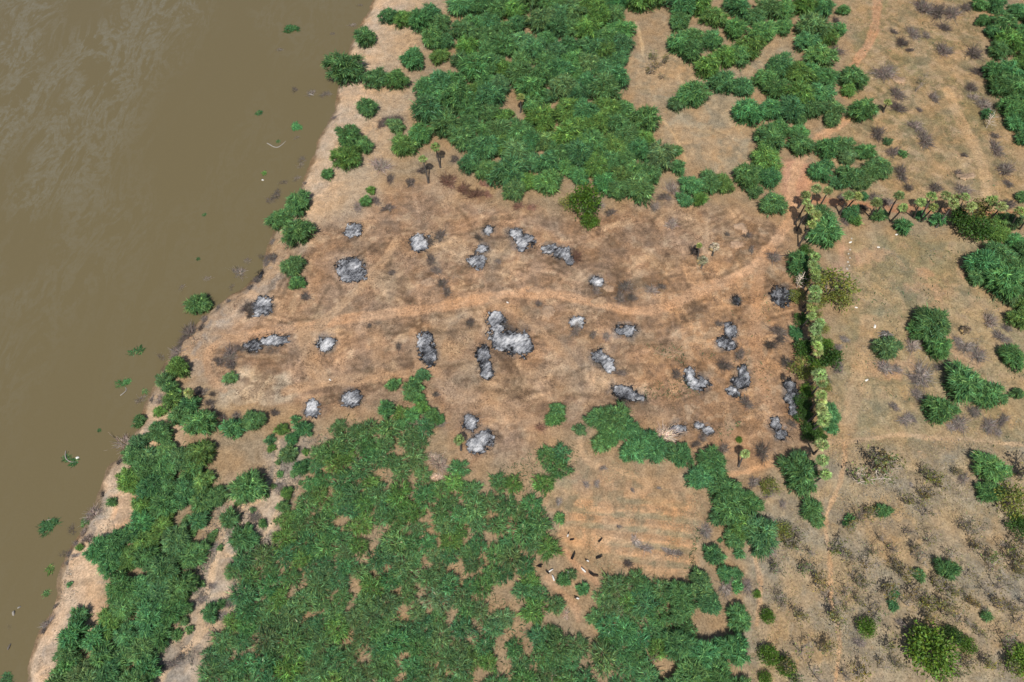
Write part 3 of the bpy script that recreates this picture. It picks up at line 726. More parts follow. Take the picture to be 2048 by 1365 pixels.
# blocks of trees around the glade at the top right
kC = K('green thorn tree', 'green thorn trees', 'in the lanes right of the dense thicket', 'x', 30)
thorns(Z('C', '''40 40 90;150 30 90;230 100 80;30 130 70;370 40 85;480 100 75;560 55 80;640 60 80;640 160 62;760 40 82;870 45 75;810 165 105;775 245 78;890 220 70;965 180 45;990 62 38;
 360 170 80;520 195 90;110 225 75;30 265 82;100 305 80;220 240 72;440 285 90;385 325 78;300 335 82;200 395 90;290 480 92;400 515 72;10 615 50'''), kC)
kD = K('green thorn tree', 'green thorn trees', 'between the glade and top right track', 'x', 30)
thorns(Z('C', '620 390 95;540 470 82;600 525 82;720 430 92;850 340 92;790 425 72;890 460 82;730 560 100;845 560 92;1020 530 48;680 645 90;560 650 82;430 660 100;800 645 80;925 645 78;920 705 58;725 700 52'), kD)
kE = K('green thorn tree', 'green thorn trees', 'in the belt curving below the glade', 'x', 16)
thorns(Z('C', '560 820 100;615 765 70;735 785 58;540 930 100;430 1030 92;560 1035 80;470 1120 50;210 1070 80;105 1090 80;285 1080 68;20 985 52;60 1175 48;150 1170 48;10 885 42'), kE)
kF = K('green thorn tree', 'green thorn trees', 'right of the red crossing', 'x', 12)
thorns(Z('C', '900 870 80;975 860 78;1015 925 58;1120 890 66;1190 985 80;1150 1015 66;1020 1035 80;1100 1065 68;850 1010 72;890 965 48;960 1075 46;1110 1150 30'), kF)
kG = K('green thorn tree', 'green thorn trees', 'in the thicket at the top right edge', 'y', 30)
thorns(Z('C', '1790 30 48;1880 30 60;1920 140 80;2010 70 62;1960 250 88;2045 200 80;1900 305 66;1880 420 72;1965 430 90;2045 385 80;1920 500 88;2010 520 90;1965 640 72;2035 620 80;1990 725 60;2045 710 70;2045 820 50;1830 672 38;1810 120 48;1865 190 48;2120 100 90;2120 300 90;2120 480 90;2120 640 90;2130 780 70'), kG)
kH = K('low green shrub', 'low green shrubs', 'under the palms along the red road', 'x', 14)
thorns(Z('C', '1035 1250 55;1060 1290 40;1200 1262 46;1335 1330 55;1440 1262 38;1545 1290 48;2035 1155 40;1250 832 28;1340 902 25;1900 1290 52;1990 1290 60'), kH)
kI = K('green thorn tree', 'green thorn trees', 'at the upper right of the right field', 'x', 14)
thorns(Z('F', '1800 195 108;1900 150 92;1925 305 120;1765 275 62;2005 250 85;1955 370 78;2035 520 82;2045 440 66;1900 20 70;1990 60 60;2060 140 80;2100 330 90;2100 520 80'), kI)
kJ = K('green thorn tree', 'green thorn trees', 'between clearing and furrowed field', 'x', 14)
thorns(Z('E', '1585 1110 85;1680 1100 92;1725 1165 80;1635 1205 80;1840 1232 80;1775 1292 82;1905 1290 80;2015 1310 62;1460 1172 38;1580 1255 58'), kJ)
kL = K('green thorn tree', 'green thorn trees', 'in the block right of the furrowed field', 'x', 16)
thorns(Z('I', '50 20 75;225 60 95;150 150 80;290 220 100;430 295 90;330 335 100;500 480 120;405 435 92;345 505 60;260 385 60'), kL)
kM = K('small bluish thorn shrub', 'small bluish thorn shrubs', 'below the furrowed field corner', 'x', 12)
thorns(Z('I', '230 600 62;380 590 34;300 710 52;370 715 34;370 790 32;270 515 14'), kM, kind='b')
kN = K('green thorn tree', 'green thorn trees', 'in the grove right of the bottom thicket', 'x', 30)
thorns(Z('I', '150 745 62;170 815 72;205 885 80;40 845 92;30 935 82;380 975 82;30 1130 100;180 1190 110;350 1150 102;100 1290 112;255 1300 102;30 1400 100;200 1420 100;370 1390 70'), kN)
# lower left bank
kO = K('green thorn tree', 'green thorn trees', 'on the bank below the pale palm', 'x', 14)
thorns(Z('D', '1040 805 72;960 880 60;1010 930 52;1010 1000 62;1110 1030 62;1050 1092 62;930 1062 38;930 1185 80;1175 1130 98;810 1240 55;780 1320 72'), kO)
kP = K('green thorn shrub', 'green thorn shrubs', 'at the head of the pale path', 'x', 16)
thorns(Z('D', '1490 1115 72;1360 1165 66;1435 1135 40;1775 1165 55;1710 1225 42;1650 1170 40;1690 1320 52;1580 1230 30;1590 1280 25;1790 1300 20;1730 1110 25'), kP)
thorns(Z('G', '1170 400 62;1350 395 62;1415 505 70;1470 520 50;1230 940 55;1290 890 26;1040 1070 32;1680 240 40;1660 320 40;1540 420 26;1760 95 46;1640 130 20;1690 10 50'), K('small green shrub', 'small green shrubs', 'along the lower left pale paths', 'x', 16))
thorns(Z('G', '465 960 58;430 1080 78;400 1180 85;390 1270 80;470 1300 85;350 1350 80;540 1350 80;650 290 30;400 770 16;460 555 22'), K('green thorn shrub', 'green thorn shrubs', 'on the sandy bank at the lower left', 'y', 14))
thorns(Z('G', '1090 400 26;1130 470 22;1240 500 26;1260 470 18;1290 560 18;1140 740 26;1090 720 22;1180 770 20;1100 920 34;1080 990 26;1110 1040 22;1000 1060 24;1390 300 18;1450 430 18;1480 340 16;1560 250 18;1600 200 16;1630 60 18;1720 130 22;1790 60 20;1760 180 16'), K('little grey green sprig shrub', 'little grey green sprig shrubs', 'in the pale path corridor', 'x', 30), kind='g')
# wispy growth spreading into the clearing
kQ = K('thin wispy green shrub', 'thin wispy green shrubs', 'in the growth tongue entering the clearing', 'y', 14)
thorns(Z('E', '545 850 42;500 905 50;370 910 42;470 955 52;520 985 40;330 1055 52;540 1040 44;600 1090 46;480 1090 46;640 1110 34;420 1140 40'), kQ)
avoid_n[0] = len(PLACED)

# ------------------------------------------------------------------ the two big thickets
UP = Z('B', '''690 -160;2060 -160;2060 60;1800 60;1740 110;1760 200;1820 300;1800 350;1730 400;1740 480;1700 560;1790 620;1910 600;1920 740;1880 780;2010 840;2048 910;2000 950;2030 1010;1980 1070;1890 1160;1770 1200;1640 1150;1470 1080;
 1330 1090;1310 1180;1180 1190;990 1150;960 1070;860 1030;740 990;770 900;720 880;640 810;560 740;500 700;500 620;530 580;440 560;340 545;340 430;470 440;560 430;700 390;720 330;700 260;640 200;690 110''')
fill(UP, 28, 45, 37, K('green thorn tree', 'green thorn trees', 'merged into the dense thicket at the top centre', 'x', 4), hv=(.75, 1.35), gaps=Z('B', '1090 640 40 60;1275 625 15 20;1115 585 40 40'), seed=4)
LOW1 = Z('G', '''780 60;860 -40;1000 -60;1240 -60;1260 100;1330 200;1330 300;1220 330;1060 400;1110 480;1180 570;1260 590;1240 640;1200 720;1190 800;1060 870;1060 980;1040 1100;920 1150;920 1290;850 1480;540 1480;560 1250;530 1180;510 1070;580 1000;600 860;640 730;520 640;530 500;640 430;760 400;740 280;680 230;690 130''')
kR = K('feathery green thorn shrub', 'feathery green thorn shrubs', 'in the bank thicket left of the pale path', 'x', 4)
fill(LOW1, 20, 30, 29, kR, gaps=Z('G', '1120 330 50 12;1130 700 50 30;780 550 25 15;1170 850 40 30'), seed=5, name='thorn_shrub', cat='shrub', flat=.85, avoid=True)
GAPS = Z('H', '''480 130 25 42;800 155 38 20;910 165 42 20;1180 90 55 30;770 280 18 38;290 490 60 18;1050 430 30 52;1085 730 30 62;965 850 45 45;1095 890 28 60;1270 980 30 50;1110 1060 28 34;1180 1140 32 36;975 1130 24 50;850 1090 14 40;
 410 930 50 18;210 610 30 20;500 690 28 22;390 1220 24 42;60 1110 50 18;710 960 30 22;510 860 18 28;1430 1020 52 40;1540 1090 38 70;1500 1230 28 50;1590 1310 40 40;225 700 12 26;150 500 18 18;1130 260 24 20;90 380 44 14;155 850 14 26;730 700 16 30;870 700 20 24;640 70 60 90''')
LOW2 = [(530, 1080), (560, 1012), (585, 962), (605, 930), (640, 875), (662, 842), (700, 832), (760, 842), (800, 812), (845, 812), (880, 830), (880, 870), (835, 902), (925, 910), (935, 928), (1030, 928), (1050, 902), (1130, 885), (1155, 892), (1150, 940), (1100, 980),
        (1090, 1000), (1102, 1030), (1120, 1045), (1112, 1070), (1120, 1105), (1072, 1125), (1080, 1160), (1100, 1185), (1160, 1215), (1185, 1190), (1200, 1160), (1240, 1135), (1300, 1155), (1370, 1155), (1395, 1190), (1390, 1365), (1390, 1410), (380, 1410), (395, 1310), (430, 1270), (445, 1240), (465, 1180), (440, 1140), (475, 1100)]
kS = K('feathery green thorn shrub', 'feathery green thorn shrubs', 'in the broad thicket at the bottom centre', 'x', 4)
_rg = np.random.default_rng(91); GAPS += [(_rg.uniform(480, 1380), _rg.uniform(900, 1365), _rg.uniform(3, 9), _rg.uniform(4, 13)) for _ in range(30)]
nlow = fill(LOW2, 17, 27, 24, kS, gaps=GAPS, seed=6, name='feathery_shrub', cat='shrub', flat=1.0, maxn=300, low=True, hv=(.8, 1.25))
print('lower thicket', nlow, 'placed', len(PLACED))

# ------------------------------------------------------------------ palms
def palm_crown(seed, n=30, dead=0.25, green=(.215, .285, .095)):
    r = np.random.default_rng(seed)
    live, dry = [], []
    i = np.arange(n); ph = i * 2.39996 + r.normal(0, .2, n)
    el = np.interp(i / n, [0, .35, .75, 1], [1.35, .75, .05, -.7]) + r.normal(0, .12, n)
    for q in range(n):
        d = np.array([math.cos(ph[q]) * math.cos(el[q]), math.sin(ph[q]) * math.cos(el[q]), math.sin(el[q])])
        pet = r.uniform(.65, .95); isdead = el[q] < -.15 and r.random() < .8
        tip = d * pet; tip[2] -= .12 * pet
        dst = dry if isdead else live
        pc = (.42, .33, .11) if (isdead or r.random() < .4) else (.24, .26, .09)
        dst.append(prisms(np.array([[[0, 0, -.05], d * pet * .5, tip]]), np.array([[.05, .04, .03]]), np.array([pc]), 3))
        # pleated fan: leaflets radiating from the end of the stalk
        m = 12; a = np.linspace(-1.35, 1.35, m)
        side = unit(np.cross(d, [0, 0, 1.0])[None])[0]; up = np.cross(side, d)
        dirs = np.cos(a)[:, None] * d + np.sin(a)[:, None] * side + up * r.normal(0, .10, (m, 1)) - np.array([0, 0, .10])
        L = r.uniform(.72, 1.0) * (1 - .25 * np.abs(a) / 1.25)
        base = np.array(green) if not isdead else np.array((.36, .25, .11))
        col = base * np.exp(r.normal(0, .22, (m, 1))) * math.exp(r.normal(0, .42)) * (1 + r.normal(0, .06, (m, 3)))
        dst.append(strips(np.tile(tip, (m, 1)), unit(dirs), L, np.full(m, .125), np.full(m, .30), np.clip(col, .01, .7), r, 4, .35, np.array([.35, .95, 1.0, .2])))
    if dead and not dry: dry = live[:2]
    return mesh_np('crown', *merge(live)), (mesh_np('dry_fronds', *merge(dry)) if dry else None)
PALMC = [palm_crown(400 + i) for i in range(6)]
BURNT = [palm_crown(450 + i, 30, .5, (.42, .33, .22)) for i in range(2)]
for c, d in PALMC + BURNT:
    c.materials.append(M_PALM)
    if d: d.materials.append(M_PALM)
RP = np.random.default_rng(31)
def trunk_mesh(base, top, r0=.27, r1=.17):
    k = 9; t = np.linspace(0, 1, k)
    d = np.array(top) - np.array(base)
    pts = np.outer(t, d) ; bow = unit(np.array([[RP.normal(), RP.normal(), 0]]))[0] * RP.uniform(.05, .35)
    pts = pts + np.outer(np.sin(t * math.pi), bow)
    rad = np.interp(t, [0, .08, .25, 1], [r0 * 1.5, r0 * 1.1, r0, r1]) * (1 + .07 * np.where(np.arange(k) % 2, 1, -1))
    c = np.array((.095, .083, .072)) * RP.uniform(.75, 1.3)
    return mesh_np('trunk', *prisms(pts[None], rad[None], c[None], 8), True)
def palm(cx, cy, bx=None, by=None, h=None, crown=True, key=None, label=None, size=1.0, burnt=False, name='fan_palm'):
    h = h or RP.uniform(8.2, 10.6)
    tx, ty = G(cx, cy, h)
    if bx is None: x, y = tx + RP.normal(0, .3), ty + RP.normal(0, .3)
    else: x, y = G(bx, by, 0)
    z = hz(x, y)
    o = empty(name, (x, y, z - .1))
    top = np.array([tx - x, ty - y, h - z])
    tm = trunk_mesh((0, 0, 0), top); t = obj('trunk', tm, M_BARK, o); t.color = (1, 1, 1, 1)
    if crown:
        c, d = (BURNT if burnt else PALMC)[RP.integers(2 if burnt else 6)]
        s = size * RP.uniform(.96, 1.16); rz = RP.uniform(0, 6.28); v = math.exp(RP.normal(.06, .2))
        a = obj('crown', c, None, o, top, rz, s); a.color = (v * RP.uniform(.85, 1.12), v, v * RP.uniform(.8, 1.1), 1)
        if d: b = obj('dry_fronds', d, None, a); b.color = (1, 1, 1, 1)
    reg(o, key, 'palm', cx, cy, label)
kPr = K('tall fan palm', 'tall fan palms', 'in the row along the red road', 'x', 30)
for p in [(1633, 378, 1613, 420), (1657, 381, 1636, 418), (1698, 391, 1679, 430), (1715, 392, 1689, 424), (1754, 405, 1739, 434), (1799, 391, 1778, 430), (1806, 415, 1780, 444), (1842, 405, 1828, 436), (1864, 393, 1838, 443),
          (1868, 414, 1843, 443), (1893, 392, 1873, 430), (1908, 407, 1872, 455), (1912, 396, 1890, 436), (1930, 394, 1905, 440), (1944, 413, 1920, 450), (1984, 401, 1955, 440), (2003, 413, 1975, 441), (2040, 422, 2023, 453), (2062, 428, 2040, 458)]:
    palm(*p, key=kPr, size=RP.uniform(.95, 1.2))
palm(1770, 405, 1749, 433, crown=False, key=None, label='headless bare palm trunk in the row along the red road, left one', name='palm_trunk')
palm(2010, 434, 1998, 449, h=5, crown=False, key=None, label='short headless palm trunk at the right end of the palm row', name='palm_trunk')
kPh = K('fan palm', 'fan palms', 'in the hedge right of the clearing', 'y', 32)
for p in [(1609, 391), (1612, 404), (1618, 418), (1632, 431), (1616, 449, 1597, 492), (1629, 514), (1624, 530), (1632, 546), (1627, 557), (1626, 581), (1623, 613, 1603, 640), (1626, 632), (1632, 658), (1637, 679), (1636, 703), (1635, 750, 1612, 777),
          (1639, 789), (1638, 818), (1651, 831), (1637, 844, 1618, 865), (1645, 889, 1628, 908), (1642, 920), (1650, 949), (1629, 597), (1631, 645), (1634, 668), (1638, 691), (1641, 765), (1644, 803)]:
    palm(p[0] + RP.normal(0, 4), *p[1:], key=kPh, size=RP.uniform(.9, 1.22), h=RP.uniform(6.0, 11.0))
for p, kw, lab in [((846, 318, 857, 366), dict(h=8.5), 'tall fan palm with dark bare trunk at the thicket lower left edge'),
                   ((871, 294, 881, 335), dict(h=8), 'fan palm half hidden at the lower left corner of the dense thicket'),
                   ((1041, 194), dict(h=7), 'single pale fan palm sunk in the middle of the dense thicket'),
                   ((377, 785, 391, 794), dict(h=4.2), 'short pale fan palm among trees on the lower river bank'),
                   ((918, 880, 922, 900), dict(h=4.6, size=.9), 'small fan palm beside the lowest ash heap'),
                   ((1490, 908, 1477, 933), dict(h=5.5, size=.85), 'small fan palm at the lower right end of the clearing'),
                   ((1776, 205, 1766, 226), dict(h=5, size=.85), 'small dark fan palm alone in the top right field'),
                   ((1406, 520, 1402, 537), dict(h=2.2, burnt=True, size=1.05), 'scorched low palm, front one of three beside the orange track'),
                   ((1430, 493, 1424, 512), dict(h=2.4, burnt=True, size=.95), 'scorched low palm, right one of three beside the orange track'),
                   ((1399, 491, 1395, 518), dict(h=4.5, size=.6), 'thin palm with black burnt trunk, left of the scorched pair'),
                   ((1934, 659, 1927, 669), dict(h=1.8, burnt=True, size=.8), 'stunted scorched palm right of the big spreading tree')]:
    palm(*p, label=lab, **kw)

# ------------------------------------------------------------------ broadleaf trees
def leafy_crown(seed, R, Hc, clumps, per, leaf, base, open_=0.0):
    r = np.random.default_rng(seed)
    u = r.normal(0, 1, (clumps, 3)); u = unit(u) * (r.random((clumps, 1)) ** .4)
    u[:, 2] = np.abs(u[:, 2]) * .9 - .15
    Cc = u * np.array([R * .84, R * .84, Hc * .55]) + np.array([0, 0, Hc * .52])
    k = np.repeat(np.arange(clumps), per); n = len(k)
    P = Cc[k] + r.normal(0, R * (.13 + .03 * open_), (n, 3)) * np.array([1, 1, .7])
    D = unit(unit(P - np.array([0, 0, Hc * .4])) + r.normal(0, .7, (n, 3)))
    col = np.array(base) * np.exp(r.normal(0, .25, (n, 1))) * np.exp(r.normal(0, .15, (clumps, 1)))[k]
    col = col * (1 + r.uniform(-.25, .25, (n, 1)) * np.array([1, .2, -1]))
    L = leaf * r.uniform(.7, 1.3, n)
    return mesh_np('crown', *strips(P, D, L, L * .62, r.uniform(.05, .4, n), np.clip(col, .01, .6), r, 3, .9, np.array([.55, 1.0, .15])))
LEAFY = dict(
 bright=[leafy_crown(500 + i, 4.5, 6.0, 60, 26, .50, (.10, .20, .022)) for i in range(2)],
 dark=[leafy_crown(510 + i, 4.5, 6.0, 60, 30, .50, (.055, .125, .022)) for i in range(2)],
 olive=[leafy_crown(520 + i, 4.5, 6.0, 46, 20, .46, (.21, .245, .05), 1) for i in range(2)],
 lush=[leafy_crown(530 + i, 4.5, 5.5, 95, 24, .50, (.135, .235, .03), 1) for i in range(2)])
for v in LEAFY.values():
    for m in v: m.materials.append(M_BROAD)
LTR = [thorn_trunk(540 + i, 4.2, 6.0, 6, .15, (.22, .19, .16)) for i in range(3)]
for m in LTR: m.materials.append(M_BARK)
def broad(px, py, rpx, kind, label, hs=1.0, stretch=(1, 1), name='broadleaf_tree', cat='tree'):
    p = ppm(px, py, 3); r = rpx / p; s = r / 4.5
    zc = 3.2 * s * hs
    x, y = G(px, py, zc); z = hz(x, y)
    o = empty(name, (x, y, z - .05), 0, (s * stretch[0], s * stretch[1], s * hs))
    c = obj('crown', LEAFY[kind][RT.integers(2)], None, o, rz=RT.uniform(0, 6.28)); v = math.exp(RT.normal(0, .08)); c.color = (v, v, v, 1)
    t = obj('trunk', LTR[RT.integers(3)], None, o); t.color = (1, 1, 1, 1)
    reg(o, None, cat, px, py, label)
for a in [((1172, 402, 36), 'bright', 'bright green leafy tree at the lower edge of the dense thicket', 1.25, (.95, 1.15)),
          ((1178, 440, 22), 'bright', 'small leafy bush at the foot of the bright green tree', 1.0),
          ((1136, 402, 20), 'olive', 'thin yellowing tree left of the bright green leafy tree', 1.0),
          ((1955, 458, 32), 'dark', 'dark green leafy tree below the palms at the right', 1.1),
          ((1920, 435, 26), 'dark', 'dark leafy tree left of the yellow green one in the palm row', 1.2),
          ((1964, 418, 27), 'olive', 'yellow green leafy tree between palms at the right', 1.3),
          ((1667, 573, 44), 'olive', 'broad pale olive tree right of the upper palm hedge', 1.0, (1.1, 1.0)),
          ((1680, 600, 26), 'olive', 'sparse lower part tree below the broad pale olive tree', .9),
          ((1595, 592, 19), 'olive', 'small yellow green tree overhanging a dark ash heap', 1.0),
          ((1606, 738, 27), 'olive', 'leafy green tree left of the middle palm hedge', 1.1),
          ((1655, 716, 29), 'dark', 'leafy tree right of the middle palm hedge', 1.1),
          ((1610, 700, 26), 'dark', 'shaded leafy tree inside the middle palm hedge', .9),  # dark leaves carry the shade inside the hedge
          ((1622, 866, 22), 'dark', 'leafy bush at the lower end of the palm hedge', .9),
          ((1610, 835, 22), 'dark', 'shaded bush behind the lower palm hedge', .8),  # dark leaf colour stands in for the hedge's shaded left underside
          ((1606, 805, 20), 'dark', 'shaded bush left of the lower palm hedge', .8),  # hedge shade put into dark leaves here too
          ((1604, 640, 18), 'dark', 'shaded low bush left of the palm hedge above the ash', .8),  # dark leaves in place of shade along the hedge's left side
          ((1634, 735, 20), 'bright', 'green bush between palms of the middle hedge', 1.1), ((1632, 625, 16), 'olive', 'olive bush between palms of the upper hedge', 1.1), ((1645, 655, 17), 'olive', 'small olive tree right of the hedge below the broad olive tree', 1.0), ((1630, 860, 18), 'bright', 'bright bush at the foot of the lowest hedge palms', .8), ((1606, 560, 17), 'dark', 'shaded bush left of the upper palm hedge', .9),  # the shaded bush's dark leaf colour stands in for hedge shade
          ((1650, 690, 18), 'bright', 'bright green bush right of the hedge above its leafy tree', 1.0), ((1650, 770, 18), 'olive', 'olive bush right of the lower palm hedge', .9), ((1616, 780, 18), 'bright', 'bright bush at the left foot of a leaning hedge palm', .8), ((1640, 600, 18), 'olive', 'yellowish bush against the right side of the upper hedge', 1.1), ((1645, 875, 13), 'dark', 'small dark bush right of the last hedge palms', .8),
          ((1612, 500, 16), 'dark', 'dark bush beside the trunk of the corner palm', .8),
          ((1866, 1303, 50), 'lush', 'big bright leafy tree in the lower right scrub', 1.0, (1.0, 1.0)),
          ((1905, 1272, 22), 'dark', 'dark leafy bush at the upper right of the big bright tree', 1.0),
          ((1936, 1292, 20), 'bright', 'round green bush right of the big bright tree', 1.0),
          ((1732, 1255, 22), 'bright', 'small round bright green tree in the lower right scrub', 1.1),
          ((1535, 1233, 17), 'bright', 'small green tree left of the scrub path', 1.1),
          ((1538, 1312, 23), 'bright', 'yellow green tree at the bottom beside the thorn grove', 1.0),
          ((1572, 1335, 22), 'bright', 'right one of the paired green trees at the bottom edge', 1.0),
          ((1530, 1358, 16), 'bright', 'lowest small green tree at the bottom beside the grove', 1.0),
          ((1514, 1189, 10), 'bright', 'tiny bright bush beside the scrub path', .8),
          ((2050, 1322, 32), 'lush', 'bright leafy tree cut by the right edge near the bottom', 1.0),
          ((2030, 1000, 40), 'olive', 'pale yellow green tree with white limbs at the right edge', 1.1),
          ((2040, 1052, 26), 'dark', 'dark green shrub under the pale tree at the right edge', .8),
          ((1550, 20, 11), 'bright', 'small yellow green bush among thorn trees at the top', 1.2),
          ((148, 1262, 15), 'dark', 'dark glossy bush on the lower left sandy bank', .8),
          ((1540, 975, 22), 'olive', 'thin olive bush between hedge trees and the footpath', .8),
          ((1568, 1062, 22), 'olive', 'thin yellowish tree right of the thorn block', 1.0),
          ((1478, 870 + 10, 8), 'bright', 'tiny green bush near the small palm at the clearing end', .6)]:
    broad(*a[0], a[1], a[2], *(a[3:]))

# ------------------------------------------------------------------ dry brush, bare bushes
def brush_mesh(seed, n=300, col=(.20, .165, .140), flat=.6, rad=.022, name='twigs', spread=1.0):
    r = np.random.default_rng(seed)
    ph = r.uniform(0, 6.28, n); e = r.uniform(.05, 1.25, n)
    s = r.random(n) ** .6 * .75
    a = np.stack([np.cos(ph) * s * .55, np.sin(ph) * s * .55, np.full(n, -.05)], 1) + r.normal(0, .12, (n, 3)) * [1, 1, .3]
    d = unit(np.stack([np.cos(ph) * np.cos(e), np.sin(ph) * np.cos(e), np.sin(e) * flat], 1) + r.normal(0, .35, (n, 3)))
    L = r.uniform(.45, 1.05, n)
    b = a + d * (L * .5)[:, None] + r.normal(0, .05, (n, 3)); c = a + d * L[:, None] + r.normal(0, .13, (n, 3))
    lobe = .74 + .20 * np.sin(2 * ph + r.uniform(0, 6)) + .16 * np.sin(3 * ph + r.uniform(0, 6)) + r.normal(0, .1, n)
    pts = np.stack([a, b, c], 1); pts[:, :, :2] *= lobe[:, None, None] * spread; pts[:, :, 2] = np.abs(pts[:, :, 2]) * .75 - .02
    cc = np.array(col) * np.exp(r.normal(0, .3, (n, 1))) * (1 + r.normal(0, .06, (n, 3)))
    return mesh_np(name, *prisms(pts, np.outer(r.uniform(.6, 1.2, n), [1, .75, .3]) * rad, cc, 3))
BRUSH = [brush_mesh(600 + i) for i in range(7)]
for m in BRUSH: m.materials.append(M_TWIG)
TINTS = dict(n=(1, 1, 1), p=(2.1, 2.1, 2.1), r=(1.22, .86, .72), g=(1.25, 1.3, 1.35), k=(.5, .5, .52), w=(3.0, 2.9, 2.7))
def brush(px, py, rpx, key, tn='n', label=None, h=1.0, name='dry_bush', z=None, cat='bush'):
    p = ppm(px, py, .5); r = rpx / p * 1.12
    x, y = G(px, py, .35 * r * h if z is None else z)
    zz = hz(x, y) if z is None else z
    o = empty(name, (x, y, zz), RT.uniform(0, 6.28), (r * RT.uniform(.85, 1.2), r * RT.uniform(.65, 1.0), r * .8 * h))
    c = obj('twigs', BRUSH[RT.integers(len(BRUSH))], None, o); v = math.exp(RT.normal(0, .25)); c.color = tuple(v * q for q in TINTS[tn]) + (1,)
    c['kind'] = 'stuff'
    reg(o, key, cat, px, py, label); return o
def brushes(lst, key, tn='n', **kw):
    for q in lst: brush(*q[:3], key, tn, **kw)
kb = K('dry leafless brown bush', 'dry leafless brown bushes', 'in the top right field', 'y', 40)
brushes(Z('C', '''1240 410 72;1410 185 48;1480 200 36;1340 240 46;1380 290 26;1590 150 50;1590 280 60;1480 25 80;1560 50 70;1640 60 62;1720 30 50;1320 540 58;1315 620 52;1530 560 50;1480 810 62;1420 730 50;1200 770 62;1290 880 48;1340 1000 62;1540 1090 50;
 1680 985 46;1700 1100 50;1900 860 62;1950 980 60;1960 1070 40;1765 300 58;1800 410 50;1750 500 52;1825 600 60;1700 905 24;1380 1090 40;1760 560 40;1880 790 30;1290 180 30;1440 640 24'''), kb)
brushes(Z('C', '960 290 50;950 110 36;1180 1150 50;1260 1175 40;980 1150 32;1960 1190 50;1110 1210 34;1000 1290 36'), K('dry brown bush', 'dry brown bushes', 'between thorn trees and the red road', 'x', 10))
brushes(Z('B', '350 1040 42;470 1060 40;540 990 40;730 925 36;335 1210 42;160 1205 38;265 1170 36;335 690 46;400 690 40;640 350 38;300 720 36'), K('dry grey brown bush', 'dry grey brown bushes', 'below the thicket corner on the bank', 'x', 12))
brushes(Z('B', '690 1045 62;780 1095 60;850 1125 58;905 1065 40;920 1130 36;1100 1200 40;1180 1210 36'), K('rusty brown dead bush', 'rusty brown dead bushes', 'along the dense thicket lower edge', 'x', 10), 'r')
brush(*Z('B', '290 950 66')[0], None, 'p', 'pale fluffy leafless bush left of the tall bare trunk palm', h=1.4)
brushes(Z('B', '1640 1240 40;1585 1195 34;1900 1205 40;1960 1150 40'), K('dry twiggy bush', 'dry twiggy bushes', 'right of the bright green leafy tree', 'x', 8))
brushes(Z('B', '2010 1090 52;1045 255 40;1165 390 24;2000 1300 40;1165 455 26'), K('pale bare crowned bush', 'pale bare crowned bushes', 'in the top dense thicket', 'x', 8), 'p', h=2.2)
brushes(Z('D', '1100 590 62;1060 625 40;1030 700 50;1190 520 26;1010 740 30;1070 560 34;1170 560 30'), K('dry purplish brush heap', 'dry purplish brush heaps', 'on the bank at the river bend', 'y', 9))
brushes(Z('D', '1340 730 62;1280 765 42;1400 690 40;1350 790 40;1440 450 46;1460 490 36'), K('dark dry brush heap', 'dark dry brush heaps', 'by the leftmost ash heaps', 'x', 8))
brushes(Z('D', '1180 950 40;1225 1010 38;1380 1085 40;1605 1070 35;1240 960 26;1300 1100 40;1240 1040 26'), K('dry brown bush', 'dry brown bushes', 'below the clearing on the left', 'x', 9))
brush(*Z('D', '700 1230 68')[0], None, 'p', 'large pale bare bush hanging over the water at the lower left', h=1.2)
brush(*Z('D', '930 985 48')[0], None, 'p', 'pale grey bush on the bank left of the short palm', h=1.0)
brushes(Z('D', '1590 150 42;1520 135 32;1500 285 26;1785 385 42;1560 180 30'), K('dry grey brush', 'dry grey brush heaps', 'at the bank near the two green shrubs', 'y', 8), 'g')
brushes(Z('E', '''590 170 42;620 230 40;655 300 46;680 350 40;640 30 50;580 60 36;1740 320 58;1700 390 50;1770 390 40;1880 345 48;1560 350 36;820 540 38;1620 620 40;1700 830 38;640 1130 40;400 680 32;2030 840 42;870 40 30;230 560 22;360 250 26;620 960 30;1440 580 44;1540 610 34;980 180 26;1940 330 30'''), K('dark scorched brush', 'dark scorched brush clumps', 'in the burnt clearing', 'x', 30))
brush(*Z('E', '1225 420 40')[0], None, 'n', 'dark brush filling a dug pit in the middle of the clearing')
brush(*Z('E', '1445 150 46')[0], None, 'r', 'rusty brown brush beside the double ash heap')
brush(*Z('E', '1240 1150 46')[0], None, 'r', 'reddish dead brush left of the paired bushes at the clearing edge')
brush(*Z('E', '1960 1195 75')[0], None, 'w', 'pale straw coloured brush pile at the lower right of the clearing', h=.8)
kbF = K('dry purplish brown bush', 'dry purplish brown bushes', 'in the right of the clearing', 'y', 30)
brushes(Z('F', '590 150 52;620 590 60;570 670 52;660 770 50;430 1005 52;300 790 56;390 725 42;270 545 36;520 1290 62;290 1280 46;170 1210 40;430 25 38;315 15 30;455 110 30;620 640 40;690 1130 40;640 860 30;130 1250 30'), kbF)
brush(*Z('F', '120 120 36')[0], None, 'k', 'black burnt brush at the foot of the scorched palms')
kbR = K('low grey leafless bush', 'low grey leafless bushes', 'right of the palm hedge', 'y', 30)
brushes(Z('F', '''1360 1105 48;1290 1030 38;1460 840 78;1410 870 50;1430 960 48;1720 680 62;1790 725 62;1670 650 40;1680 1130 60;1850 1140 62;1930 1110 46;1240 800 58;1310 810 40;1760 1060 50;960 690 42;965 810 42;900 875 36;1920 620 50;1950 570 40;1630 1150 40;960 770 36;1000 640 30;1550 800 40;1900 1180 40;1400 1100 26'''), kbR, 'g', h=.7)
brush(*Z('F', '1870 520 46')[0], None, 'p', 'pale bare crooked tree in the right field', h=2.4)
